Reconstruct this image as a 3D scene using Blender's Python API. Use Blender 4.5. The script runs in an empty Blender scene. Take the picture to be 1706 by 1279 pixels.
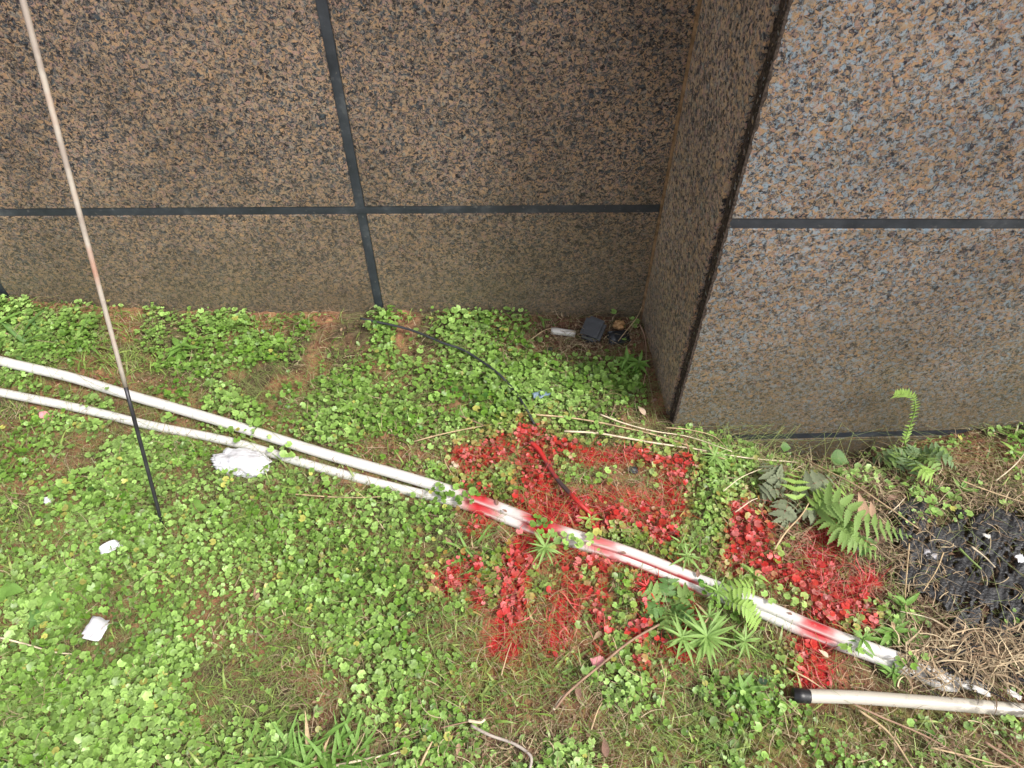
import bpy, bmesh, math, random
import numpy as np
from mathutils import Vector, Matrix, noise as mnoise

random.seed(7)
rng = np.random.default_rng(7)
S = bpy.context.scene
COL = S.collection
R = math.radians

# ------------------------------------------------------------------ camera
H = 1.5
PITCH = 51.0
FPX = 1282.0
cam_d = bpy.data.cameras.new('camera')
cam_d.sensor_width = 36.0
cam_d.lens = FPX / 1706 * 36
cam_d.clip_start = 0.02
cam_d.clip_end = 400
cam = bpy.data.objects.new('camera', cam_d)
COL.objects.link(cam)
cam.location = (0, 0, H)
cam.rotation_euler = (R(90 - PITCH), 0, 0)
S.camera = cam

# ------------------------------------------------------------------ world, sun, exposure
SUN_EL, SUN_AZ = 54.0, 126.0           # azimuth clockwise from +Y: behind the camera, to the right
w = bpy.data.worlds.new('World')
S.world = w
w.use_nodes = True
nt = w.node_tree
bg = nt.nodes['Background']
sky = nt.nodes.new('ShaderNodeTexSky')
sky.sky_type = 'NISHITA'
sky.sun_disc = False
sky.sun_elevation = R(SUN_EL)
sky.sun_rotation = R(SUN_AZ)
sky.air_density = 1.0
sky.dust_density = 4.0
hs = nt.nodes.new('ShaderNodeHueSaturation')
hs.inputs['Saturation'].default_value = 0.30
nt.links.new(sky.outputs['Color'], hs.inputs['Color'])
nt.links.new(hs.outputs['Color'], bg.inputs['Color'])
bg.inputs['Strength'].default_value = 0.108
sd = bpy.data.lights.new('sun', 'SUN')
sd.energy = 1.5
sd.angle = R(10)
sd.color = (1.0, 0.95, 0.88)
so = bpy.data.objects.new('sun', sd)
COL.objects.link(so)
so.location = (2, -2, 6)
dv = Vector((math.sin(R(SUN_AZ)) * math.cos(R(SUN_EL)), math.cos(R(SUN_AZ)) * math.cos(R(SUN_EL)), math.sin(R(SUN_EL))))
so.rotation_euler = dv.to_track_quat('Z', 'Y').to_euler()
S.view_settings.view_transform = 'Standard'
S.view_settings.look = 'None'
S.view_settings.exposure = 1.16
S.view_settings.gamma = 1.0
S.view_settings.use_curve_mapping = False
S.render.engine = 'CYCLES'
S.cycles.max_bounces = 6

# ------------------------------------------------------------------ helpers: noise, ground height, rays
def _hash(i, j, s):
    n = (i.astype(np.int64) * 374761393 + j.astype(np.int64) * 668265263 + s * 1442695041) & 0x7fffffff
    n = ((n ^ (n >> 13)) * 1274126177) & 0x7fffffff
    return ((n ^ (n >> 16)) & 0xffff) / 65535.0

def vnoise(x, y, s=0):
    x = np.asarray(x, float); y = np.asarray(y, float)
    i = np.floor(x); j = np.floor(y)
    fx = x - i; fy = y - j
    fx = fx * fx * (3 - 2 * fx); fy = fy * fy * (3 - 2 * fy)
    a = _hash(i, j, s); b = _hash(i + 1, j, s); c = _hash(i, j + 1, s); d = _hash(i + 1, j + 1, s)
    return (a * (1 - fx) + b * fx) * (1 - fy) + (c * (1 - fx) + d * fx) * fy

def fbm(x, y, s=0, o=4):
    t = 0; amp = 0.5; n = 0
    for k in range(o):
        t = t + amp * vnoise(x, y, s + k * 17); n += amp
        x = np.asarray(x) * 2.03 + 3.1; y = np.asarray(y) * 2.03 + 1.7; amp *= 0.5
    return t / n

def gz(x, y):
    x = np.asarray(x, float); y = np.asarray(y, float)
    z = 0.02 * (fbm(x * 3.0, y * 3.0, 1, 3) - 0.5)
    z = z + 0.022 * (fbm(x * 22, y * 22, 5, 3) - 0.5)
    z = z + 0.09 * np.exp(-(((x + 1.6) / 0.6) ** 2 + ((y - 1.5) / 0.25) ** 2))
    z = z + 0.035 * np.exp(-(((x + 0.3) / 0.6) ** 2 + ((y - 1.48) / 0.12) ** 2))
    z = z - 0.155 * np.exp(-(((x - 0.78) / 0.24) ** 2 + ((y - 1.10) / 0.12) ** 2))
    return z

def ray(px, py):
    v = -(py - 639.5)
    c, s_ = math.cos(R(PITCH)), math.sin(R(PITCH))
    return np.array([px - 853.0, FPX * c + v * s_, -FPX * s_ + v * c])

def at(px, py, h=0.0):
    """point on the ground (raised by h) that is seen at a given place in the view"""
    d = ray(px, py)
    z = 0.0
    for _ in range(12):
        t = (H - z - h) / -d[2]
        z = float(gz(d[0] * t, d[1] * t))
    return Vector((d[0] * t, d[1] * t, z + h))

def at_y(px, py, Y):
    d = ray(px, py); t = Y / d[1]
    return Vector((d[0] * t, Y, H + d[2] * t))

def to_px(x, y, z):
    c, s_ = math.cos(R(PITCH)), math.sin(R(PITCH))
    dz = z - H
    dep = y * c - dz * s_
    up = y * s_ + dz * c
    dep = np.maximum(dep, 0.05)
    return 853 + FPX * x / dep, 639.5 - FPX * up / dep

# ------------------------------------------------------------------ helpers: objects
def link(name, me, mat=None, parent=None):
    o = bpy.data.objects.new(name, me)
    COL.objects.link(o)
    if mat is not None and me is not None and not me.materials:
        me.materials.append(mat)
    if parent is not None:
        o.parent = parent
    return o

def tag(o, label=None, cat=None, group=None, kind=None):
    if label: o['label'] = label
    if cat: o['category'] = cat
    if group: o['group'] = group
    if kind: o['kind'] = kind
    return o

def thing(name, loc, label, cat, group=None):
    o = bpy.data.objects.new(name, None)
    COL.objects.link(o)
    o.location = loc
    o.empty_display_size = 0.05
    return tag(o, label, cat, group)

def mesh(name, verts, faces, smooth=False):
    me = bpy.data.meshes.new(name)
    me.from_pydata([tuple(v) for v in verts], [], faces)
    if smooth:
        me.polygons.foreach_set('use_smooth', [True] * len(me.polygons))
    me.update()
    return me

def np_mesh(name, verts, tris, cols=None, smooth=False):
    me = bpy.data.meshes.new(name)
    n, m = len(verts), len(tris)
    me.vertices.add(n)
    me.vertices.foreach_set('co', verts.astype(np.float32).ravel())
    me.loops.add(m * 3)
    me.loops.foreach_set('vertex_index', tris.astype(np.int32).ravel())
    me.polygons.add(m)
    me.polygons.foreach_set('loop_start', np.arange(0, m * 3, 3, dtype=np.int32))
    me.polygons.foreach_set('loop_total', np.full(m, 3, dtype=np.int32))
    if smooth:
        me.polygons.foreach_set('use_smooth', np.ones(m, dtype=bool))
    me.update(calc_edges=True)
    if cols is not None:
        a = me.color_attributes.new('Col', 'FLOAT_COLOR', 'POINT')
        c4 = np.ones((n, 4), np.float32); c4[:, :3] = cols
        a.data.foreach_set('color', c4.ravel())
    return me

def tube(pts, radii, seg=12, cap=True, jitter=0.0):
    pts = [Vector(p) for p in pts]
    if not hasattr(radii, '__len__'): radii = [radii] * len(pts)
    V, F = [], []
    up = Vector((0, 0, 1))
    for i, p in enumerate(pts):
        a = pts[max(i - 1, 0)]; b = pts[min(i + 1, len(pts) - 1)]
        t = (b - a).normalized()
        if abs(t.z) > 0.95: up = Vector((0, 1, 0))
        n = t.cross(up).normalized(); m = n.cross(t).normalized()
        for k in range(seg):
            an = 2 * math.pi * k / seg
            r = radii[i] * (1 + jitter * (random.random() - 0.5))
            V.append(p + n * math.cos(an) * r + m * math.sin(an) * r)
    for i in range(len(pts) - 1):
        for k in range(seg):
            k2 = (k + 1) % seg
            F.append((i * seg + k, i * seg + k2, (i + 1) * seg + k2, (i + 1) * seg + k))
    if cap:
        F.append(tuple(range(seg))[::-1])
        F.append(tuple((len(pts) - 1) * seg + k for k in range(seg)))
    return V, F

def smooth_path(pts, n):
    """Catmull-Rom through the points"""
    pts = [Vector(p) for p in pts]
    P = [pts[0] * 2 - pts[1]] + pts + [pts[-1] * 2 - pts[-2]]
    out = []
    for i in range(1, len(P) - 2):
        for k in range(n):
            t = k / n
            a, b, c, d = P[i - 1], P[i], P[i + 1], P[i + 2]
            out.append(0.5 * ((2 * b) + (c - a) * t + (2 * a - 5 * b + 4 * c - d) * t * t + (3 * b - a - 3 * c + d) * t ** 3))
    out.append(pts[-1])
    return out

# ------------------------------------------------------------------ materials
def new_mat(name):
    m = bpy.data.materials.new(name)
    m.use_nodes = True
    return m, m.node_tree, m.node_tree.nodes['Principled BSDF']

def plain(name, col, rough=0.6, var=0.25, scale=40, spec=0.5, bump=0.0, bscale=200, trans=0.0, metal=0):
    m, t, p = new_mat(name)
    tc = t.nodes.new('ShaderNodeTexCoord')
    nz = t.nodes.new('ShaderNodeTexNoise'); nz.inputs['Scale'].default_value = scale; nz.inputs['Detail'].default_value = 4
    mr = t.nodes.new('ShaderNodeMapRange')
    mr.inputs['To Min'].default_value = 1 - var; mr.inputs['To Max'].default_value = 1 + var
    mr.inputs['From Min'].default_value = 0.3; mr.inputs['From Max'].default_value = 0.7
    mx = t.nodes.new('ShaderNodeVectorMath'); mx.operation = 'SCALE'
    mx.inputs[0].default_value = col
    t.links.new(tc.outputs['Object'], nz.inputs['Vector'])
    t.links.new(nz.outputs['Fac'], mr.inputs['Value'])
    t.links.new(mr.outputs['Result'], mx.inputs['Scale'])
    t.links.new(mx.outputs['Vector'], p.inputs['Base Color'])
    p.inputs['Roughness'].default_value = rough
    p.inputs['Specular IOR Level'].default_value = spec
    p.inputs['Metallic'].default_value = metal
    if bump:
        n2 = t.nodes.new('ShaderNodeTexNoise'); n2.inputs['Scale'].default_value = bscale; n2.inputs['Detail'].default_value = 5
        b = t.nodes.new('ShaderNodeBump'); b.inputs['Strength'].default_value = bump; b.inputs['Distance'].default_value = 0.002
        t.links.new(tc.outputs['Object'], n2.inputs['Vector']); t.links.new(n2.outputs['Fac'], b.inputs['Height'])
        t.links.new(b.outputs['Normal'], p.inputs['Normal'])
    if trans:
        out = t.nodes['Material Output']
        tr = t.nodes.new('ShaderNodeBsdfTranslucent'); ms = t.nodes.new('ShaderNodeMixShader'); ms.inputs[0].default_value = trans
        t.links.new(mx.outputs['Vector'], tr.inputs['Color'])
        t.links.new(p.outputs[0], ms.inputs[1]); t.links.new(tr.outputs[0], ms.inputs[2]); t.links.new(ms.outputs[0], out.inputs[0])
    return m

def attr_mat(name, rough=0.5, trans=0.25, bump=0.0, bscale=300, spec=0.4, var=0.15, vscale=150):
    m, t, p = new_mat(name)
    at_ = t.nodes.new('ShaderNodeVertexColor'); at_.layer_name = 'Col'
    tc = t.nodes.new('ShaderNodeTexCoord')
    nz = t.nodes.new('ShaderNodeTexNoise'); nz.inputs['Scale'].default_value = vscale; nz.inputs['Detail'].default_value = 5
    mr = t.nodes.new('ShaderNodeMapRange'); mr.inputs['From Min'].default_value = 0.3; mr.inputs['From Max'].default_value = 0.7
    mr.inputs['To Min'].default_value = 1 - var; mr.inputs['To Max'].default_value = 1 + var
    mx = t.nodes.new('ShaderNodeVectorMath'); mx.operation = 'SCALE'
    t.links.new(tc.outputs['Object'], nz.inputs['Vector']); t.links.new(nz.outputs['Fac'], mr.inputs['Value'])
    t.links.new(at_.outputs['Color'], mx.inputs[0]); t.links.new(mr.outputs['Result'], mx.inputs['Scale'])
    t.links.new(mx.outputs['Vector'], p.inputs['Base Color'])
    p.inputs['Roughness'].default_value = rough
    p.inputs['Specular IOR Level'].default_value = spec
    if bump:
        n2 = t.nodes.new('ShaderNodeTexNoise'); n2.inputs['Scale'].default_value = bscale; n2.inputs['Detail'].default_value = 6
        b = t.nodes.new('ShaderNodeBump'); b.inputs['Strength'].default_value = bump; b.inputs['Distance'].default_value = 0.004
        t.links.new(tc.outputs['Object'], n2.inputs['Vector']); t.links.new(n2.outputs['Fac'], b.inputs['Height'])
        t.links.new(b.outputs['Normal'], p.inputs['Normal'])
    if trans:
        out = t.nodes['Material Output']
        tr = t.nodes.new('ShaderNodeBsdfTranslucent'); ms = t.nodes.new('ShaderNodeMixShader'); ms.inputs[0].default_value = trans
        t.links.new(mx.outputs['Vector'], tr.inputs['Color'])
        t.links.new(p.outputs[0], ms.inputs[1]); t.links.new(tr.outputs[0], ms.inputs[2]); t.links.new(ms.outputs[0], out.inputs[0])
    return m

def granite(name, tan, dark, mid, blue, blue_amt=0.1, scale=105.0, dirt_h=0.35, dirt=0.6, rough=0.42, dirt_col=(0.115, 0.082, 0.046), bright=1.0, stretch=(1, 1, 1)):
    m, t, p = new_mat(name)
    N, L = t.nodes.new, t.links.new
    tc = N('ShaderNodeTexCoord'); oi = N('ShaderNodeObjectInfo')
    off = N('ShaderNodeVectorMath'); off.operation = 'MULTIPLY_ADD'
    cmb = N('ShaderNodeCombineXYZ')
    for k in range(3): L(oi.outputs['Random'], cmb.inputs[k])
    L(cmb.outputs[0], off.inputs[0]); off.inputs[1].default_value = (7, 3, 5); L(tc.outputs['Object'], off.inputs[2])
    # warp
    wz = N('ShaderNodeTexNoise'); wz.inputs['Scale'].default_value = 90; wz.inputs['Detail'].default_value = 4
    L(off.outputs[0], wz.inputs['Vector'])
    ws = N('ShaderNodeVectorMath'); ws.operation = 'SUBTRACT'; ws.inputs[1].default_value = (.5, .5, .5); L(wz.outputs['Color'], ws.inputs[0])
    wm = N('ShaderNodeVectorMath'); wm.operation = 'MULTIPLY_ADD'; wm.inputs[1].default_value = (.022, .022, .022)
    L(ws.outputs[0], wm.inputs[0]); L(off.outputs[0], wm.inputs[2])
    st = N('ShaderNodeVectorMath'); st.operation = 'MULTIPLY'; st.inputs[1].default_value = stretch
    L(wm.outputs[0], st.inputs[0])
    # base noise field choosing the mineral
    n1 = N('ShaderNodeTexNoise'); n1.inputs['Scale'].default_value = scale; n1.inputs['Detail'].default_value = 6; n1.inputs['Roughness'].default_value = 0.75
    L(st.outputs[0], n1.inputs['Vector'])
    v1 = N('ShaderNodeTexVoronoi'); v1.inputs['Scale'].default_value = scale * 1.35
    L(st.outputs[0], v1.inputs['Vector'])
    sep = N('ShaderNodeSeparateColor'); L(v1.outputs['Color'], sep.inputs[0])
    v2 = N('ShaderNodeTexVoronoi'); v2.inputs['Scale'].default_value = scale * 2.6
    L(st.outputs[0], v2.inputs['Vector'])
    sep2 = N('ShaderNodeSeparateColor'); L(v2.outputs['Color'], sep2.inputs[0])
    nm = N('ShaderNodeMath'); nm.operation = 'MULTIPLY_ADD'; nm.inputs[1].default_value = 1.35; nm.inputs[2].default_value = -0.58
    L(n1.outputs['Fac'], nm.inputs[0])
    mi = N('ShaderNodeMath'); mi.operation = 'MULTIPLY_ADD'; mi.inputs[1].default_value = 0.50
    L(sep.outputs[0], mi.inputs[0]); L(nm.outputs[0], mi.inputs[2])
    mi2 = N('ShaderNodeMath'); mi2.operation = 'MULTIPLY_ADD'; mi2.inputs[1].default_value = 0.46
    L(sep2.outputs[0], mi2.inputs[0]); L(mi.outputs[0], mi2.inputs[2])
    rp = N('ShaderNodeValToRGB')
    els = rp.color_ramp.elements
    els[0].position = 0.22; els[0].color = (*dark, 1)
    els[1].position = 0.95; els[1].color = (*[min(1, c * 1.35) for c in tan], 1)
    e = els.new(0.42); e.color = (*mid, 1)
    e = els.new(0.50); e.color = (mid[0] * .8, mid[1] * .95, mid[2] * 1.25, 1)
    e = els.new(0.60); e.color = (*tan, 1)
    e = els.new(0.34); e.color = (dark[0] * 1.5, dark[1] * 1.5, dark[2] * 1.7, 1)
    L(mi2.outputs[0], rp.inputs[0])
    # each grain leans a little warm or cool
    hv = N('ShaderNodeMix'); hv.data_type = 'RGBA'; hv.blend_type = 'MULTIPLY'; hv.inputs['Factor'].default_value = 1.0
    hr = N('ShaderNodeValToRGB'); he = hr.color_ramp.elements
    he[0].position = 0; he[0].color = (.72, .92, 1.15, 1); he[1].position = 1; he[1].color = (1.25, 1.0, .82, 1)
    x_ = he.new(.45); x_.color = (1.0, 1.0, 1.0, 1); x_ = he.new(.2); x_.color = (1.0, .82, .98, 1)
    L(sep.outputs[1], hr.inputs[0]); L(rp.outputs[0], hv.inputs['A']); L(hr.outputs[0], hv.inputs['B'])
    # blue-grey crystals
    n3 = N('ShaderNodeTexNoise'); n3.inputs['Scale'].default_value = scale * 0.85; n3.inputs['Detail'].default_value = 6; n3.inputs['Roughness'].default_value = .8
    a2 = N('ShaderNodeVectorMath'); a2.operation = 'ADD'; a2.inputs[1].default_value = (3.3, 1.1, 9.2); L(st.outputs[0], a2.inputs[0]); L(a2.outputs[0], n3.inputs['Vector'])
    th = N('ShaderNodeMapRange'); th.inputs['From Min'].default_value = 0.62 - blue_amt * .5; th.inputs['From Max'].default_value = 0.66 - blue_amt * .45
    L(n3.outputs['Fac'], th.inputs['Value'])
    mb = N('ShaderNodeMix'); mb.data_type = 'RGBA'; mb.inputs['B'].default_value = (*blue, 1)
    fb = N('ShaderNodeMath'); fb.operation = 'MULTIPLY'; fb.inputs[1].default_value = 0.85
    L(th.outputs[0], fb.inputs[0]); L(fb.outputs[0], mb.inputs['Factor']); L(hv.outputs['Result'], mb.inputs['A'])
    # large tone drift
    n4 = N('ShaderNodeTexNoise'); n4.inputs['Scale'].default_value = 5; n4.inputs['Detail'].default_value = 3
    L(off.outputs[0], n4.inputs['Vector'])
    r4 = N('ShaderNodeMapRange'); r4.inputs['From Min'].default_value = .3; r4.inputs['From Max'].default_value = .7; r4.inputs['To Min'].default_value = .82 * bright; r4.inputs['To Max'].default_value = 1.16 * bright
    L(n4.outputs['Fac'], r4.inputs['Value'])
    sc = N('ShaderNodeVectorMath'); sc.operation = 'SCALE'; L(mb.outputs['Result'], sc.inputs[0]); L(r4.outputs[0], sc.inputs['Scale'])
    # earth splashed on the foot of the wall
    ge = N('ShaderNodeNewGeometry'); sx = N('ShaderNodeSeparateXYZ'); L(ge.outputs['Position'], sx.inputs[0])
    nd = N('ShaderNodeTexNoise'); nd.inputs['Scale'].default_value = 9; nd.inputs['Detail'].default_value = 8; nd.inputs['Roughness'].default_value = .7
    L(off.outputs[0], nd.inputs['Vector'])
    ad = N('ShaderNodeMath'); ad.operation = 'MULTIPLY_ADD'; ad.inputs[1].default_value = -0.5; L(nd.outputs['Fac'], ad.inputs[0]); L(sx.outputs['Z'], ad.inputs[2])
    dr = N('ShaderNodeMapRange'); dr.inputs['From Min'].default_value = dirt_h - 0.25; dr.inputs['From Max'].default_value = -0.38
    dr.inputs['To Min'].default_value = 0; dr.inputs['To Max'].default_value = dirt
    L(ad.outputs[0], dr.inputs['Value'])
    nf = N('ShaderNodeTexNoise'); nf.inputs['Scale'].default_value = 300; nf.inputs['Detail'].default_value = 3; L(off.outputs[0], nf.inputs['Vector'])
    mf = N('ShaderNodeMath'); mf.operation = 'MULTIPLY'; L(dr.outputs[0], mf.inputs[0])
    rf = N('ShaderNodeMapRange'); rf.inputs['From Min'].default_value = .35; rf.inputs['From Max'].default_value = .62; rf.inputs['To Min'].default_value = .5; L(nf.outputs['Fac'], rf.inputs['Value'])
    L(rf.outputs[0], mf.inputs[1])
    md = N('ShaderNodeMix'); md.data_type = 'RGBA'; md.inputs['B'].default_value = (*dirt_col, 1)
    L(mf.outputs[0], md.inputs['Factor']); L(sc.outputs[0], md.inputs['A'])
    L(md.outputs['Result'], p.inputs['Base Color'])
    p.inputs['Roughness'].default_value = rough
    p.inputs['Specular IOR Level'].default_value = .35
    bp = N('ShaderNodeBump'); bp.inputs['Strength'].default_value = .35; bp.inputs['Distance'].default_value = .0012
    L(mi2.outputs[0], bp.inputs['Height']); L(bp.outputs[0], p.inputs['Normal'])
    return m

M = {}
M['granite_left'] = granite('granite_brown', (.236, .182, .124), (.010, .011, .014), (.070, .065, .053), (.042, .062, .080), .18, 142, .50, .86, dirt_col=(.142, .116, .066), bright=1.12)
M['granite_right'] = granite('granite_pale', (.220, .164, .104), (.013, .016, .021), (.086, .080, .066), (.22, .29, .34), .21, 135, .52, .9, dirt_col=(.118, .094, .050))
M['granite_side'] = granite('granite_fine', (.38, .305, .220), (.036, .037, .040), (.190, .168, .132), (.16, .19, .20), .12, 105, .45, .6, dirt_col=(.24, .19, .12))
M['rough_edge'] = plain('rough_stone_edge', (.055, .042, .034), .95, .7, 160, .2, 1.0, 220)
def sealant():
    m, t, p = new_mat('blue_black_sealant')
    N, L = t.nodes.new, t.links.new
    tc = N('ShaderNodeTexCoord')
    a = N('ShaderNodeTexNoise'); a.inputs['Scale'].default_value = 9; a.inputs['Detail'].default_value = 8; a.inputs['Roughness'].default_value = .7
    b = N('ShaderNodeTexNoise'); b.inputs['Scale'].default_value = 90; b.inputs['Detail'].default_value = 6
    L(tc.outputs['Object'], a.inputs['Vector']); L(tc.outputs['Object'], b.inputs['Vector'])
    r = N('ShaderNodeValToRGB'); e = r.color_ramp.elements
    e[0].position = .36; e[0].color = (.020, .025, .033, 1); e[1].position = .72; e[1].color = (.115, .125, .135, 1)
    x = e.new(.55); x.color = (.042, .050, .062, 1)
    L(a.outputs['Fac'], r.inputs[0])
    mr = N('ShaderNodeMapRange'); mr.inputs['From Min'].default_value = .64; mr.inputs['From Max'].default_value = .8; mr.inputs['To Max'].default_value = .6
    L(b.outputs['Fac'], mr.inputs['Value'])
    mx = N('ShaderNodeMix'); mx.data_type = 'RGBA'; mx.inputs['B'].default_value = (.26, .25, .22, 1)
    L(mr.outputs[0], mx.inputs['Factor']); L(r.outputs[0], mx.inputs['A']); L(mx.outputs['Result'], p.inputs['Base Color'])
    p.inputs['Roughness'].default_value = .45
    return m
M['sealant'] = sealant()
M['sealant_edge'] = plain('dusty_sealant_edge', (.20, .17, .13), .9, .5, 60, .2)
M['core'] = plain('concrete_core', (.12, .11, .10), .9, .2, 10)
M['pvc'] = None
M['tape'] = plain('black_tape', (.014, .014, .016), .38, .3, 60, .5, .3, 120)
M['cable'] = plain('black_cable', (.030, .032, .038), .45, .4, 50, .5)
M['black_plastic'] = plain('black_plastic', (.024, .027, .033), .28, .4, 30, .5, .4, 60)
M['white_plastic'] = plain('dirty_white_plastic', (.52, .50, .47), .5, .15, 60, .5, .3, 120)
M['paper'] = plain('white_scrap', (.60, .60, .63), .6, .08, 40, .4, .3, 90)
M['pink_paper'] = plain('pink_scrap', (.75, .30, .32), .6, .15, 60, .4, .3, 90)
M['stone_tan'] = plain('stone', (.48, .28, .13), .7, .4, 40, .4, .5, 90)
M['stone_pale'] = plain('pale_pebble', (.60, .45, .33), .6, .12, 60, .4, .3, 90)
M['dry'] = plain('dry_straw', (.46, .34, .20), .7, .3, 40, .3)
M['dry_pale'] = plain('pale_dry_straw', (.62, .52, .37), .7, .25, 40, .3)
M['grey_twig'] = plain('grey_twig', (.36, .31, .27), .75, .3, 30, .3, .4, 200)
M['twig'] = plain('brown_twig', (.30, .19, .13), .75, .35, 30, .3, .4, 200)
M['dead_leaf'] = plain('dead_leaf', (.44, .29, .19), .75, .4, 60, .3, .5, 140, .15)
M['dead_leaf_dark'] = plain('dark_dead_leaf', (.25, .15, .11), .75, .4, 60, .3, .5, 140, .1)
M['fern'] = plain('fern_green', (.23, .36, .10), .5, .25, 60, .4, .3, 200, .3)
M['fern_bright'] = plain('young_fern_green', (.36, .55, .13), .5, .2, 60, .4, .2, 200, .35)
M['fern_dark'] = plain('grey_fern_green', (.18, .27, .12), .6, .35, 50, .4, .3, 200, .2)
M['fern_grey'] = plain('dusty_fern_grey', (.20, .23, .14), .7, .3, 50, .3, .3, 200, .15)
M['spiky'] = plain('spiky_leaf_green', (.29, .46, .13), .5, .2, 60, .4, .2, 200, .3)
M['leaf_green'] = plain('fresh_leaf_green', (.20, .37, .075), .45, .25, 60, .5, .3, 160, .3)
M['leaf_deep'] = plain('deep_green_leaf', (.12, .24, .06), .45, .2, 60, .5, .3, 160, .25)
M['paint_leaf'] = plain('red_sprayed_leaf', (.60, .035, .03), .45, .35, 90, .5)
M['stem_green'] = plain('green_stem', (.17, .24, .07), .6, .25, 60, .4)
M['clover'] = attr_mat('ground_leaf', .42, .16, .0, spec=.5, var=.22, vscale=220)
M['ground'] = attr_mat('red_earth', .95, 0, .9, 260, .15, .35, 120)
M['straw_stuff'] = attr_mat('dry_strands', .75, .1, spec=.25)

# painted PVC pipe: base colour comes from a per-vertex paint coat
def pvc_mat():
    m, t, p = new_mat('white_pvc')
    a = t.nodes.new('ShaderNodeVertexColor'); a.layer_name = 'Col'
    tc = t.nodes.new('ShaderNodeTexCoord')
    nz = t.nodes.new('ShaderNodeTexNoise'); nz.inputs['Scale'].default_value = 85; nz.inputs['Detail'].default_value = 9; nz.inputs['Roughness'].default_value = .78
    mr = t.nodes.new('ShaderNodeMapRange'); mr.inputs['From Min'].default_value = .57; mr.inputs['From Max'].default_value = .70; mr.inputs['To Max'].default_value = .65
    mx = t.nodes.new('ShaderNodeMix'); mx.data_type = 'RGBA'; mx.inputs['B'].default_value = (.30, .24, .18, 1)
    t.links.new(tc.outputs['Object'], nz.inputs['Vector']); t.links.new(nz.outputs['Fac'], mr.inputs['Value'])
    t.links.new(mr.outputs[0], mx.inputs['Factor']); t.links.new(a.outputs['Color'], mx.inputs['A'])
    t.links.new(mx.outputs['Result'], p.inputs['Base Color'])
    p.inputs['Roughness'].default_value = .38
    return m
M['pvc'] = pvc_mat()

# ------------------------------------------------------------------ spray-paint strokes laid on the ground
# (pixel polylines are turned into ground positions once; the paint then belongs to the ground)
STROKES = [
    ([(785, 772), (828, 752)], 24, 1.0), ([(885, 735), (892, 790), (890, 850)], 25, 1.0),
    ([(885, 860), (866, 950), (848, 1030), (842, 1078)], 22, .9),
    ([(900, 742), (985, 760), (1060, 764), (1132, 782)], 12, .95), ([(1128, 775), (1112, 860)], 20, .95),
    ([(925, 832), (1010, 828), (1110, 840)], 13, .8), ([(880, 866), (960, 858), (1060, 868), (1105, 892)], 22, .85),
    ([(786, 826), (806, 850)], 20, 1.0), ([(800, 872), (795, 885)], 13, .9),
    ([(742, 968), (778, 955)], 20, 1.0), ([(800, 985), (795, 1010)], 12, .7),
    ([(948, 915), (950, 985), (928, 1068)], 19, .9), ([(945, 945), (1040, 935), (1130, 955)], 14, .8),
    ([(1002, 940), (1000, 1000)], 11, .7), ([(1078, 955), (1078, 1010)], 17, .9), ([(925, 995), (975, 990)], 14, .9),
    ([(1062, 1045), (1058, 1062)], 14, .9), ([(1150, 1000), (1148, 1055)], 13, .85), ([(995, 1085), (1005, 1095)], 10, .8),
    ([(990, 1020), (1008, 1055)], 10, .7), ([(1088, 1080), (1140, 1092)], 10, .7), ([(1060, 1100), (1090, 1135)], 7, .5),
    ([(1244, 865), (1252, 900), (1238, 930)], 26, 1.0), ([(1240, 935), (1300, 958), (1365, 985)], 17, .95),
    ([(1385, 895), (1362, 930), (1376, 975), (1372, 1025)], 22, 1.0), ([(1390, 995), (1448, 968)], 15, .85),
    ([(1425, 1000), (1442, 1035)], 13, .8), ([(1352, 1080), (1356, 1125)], 22, 1.0), ([(1275, 848), (1292, 852)], 7, 1.0),
    ([(1345, 1140), (1360, 1150)], 10, .5),
]
SEG = []
for pts, r, s in STROKES:
    g = [at(*p) for p in pts]
    dep = FPX / (max(0.2, (Vector((0, 0, H)) - g[0]).length))
    for a, b in zip(g[:-1], g[1:]):
        SEG.append((a.x, a.y, b.x, b.y, r / dep, s))
def paint(x, y):
    x = np.asarray(x, float); y = np.asarray(y, float)
    out = np.zeros_like(x)
    wob = (fbm(x * 60, y * 60, 41, 3) - .5)
    for (ax, ay, bx, by, r, s) in SEG:
        dx, dy = bx - ax, by - ay
        l2 = dx * dx + dy * dy + 1e-9
        t = np.clip(((x - ax) * dx + (y - ay) * dy) / l2, 0, 1)
        d = np.hypot(x - ax - t * dx, y - ay - t * dy) / r
        k = 1.0 / (1 + np.exp((d - 1.0 + wob * 1.5) * 7.0)) * s
        halo = 0.27 * np.exp(-np.maximum(d - 1, 0) ** 2 / 1.2) * s
        out = np.maximum(out, np.maximum(k, halo))
    return np.clip(out, 0, 1)

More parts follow.
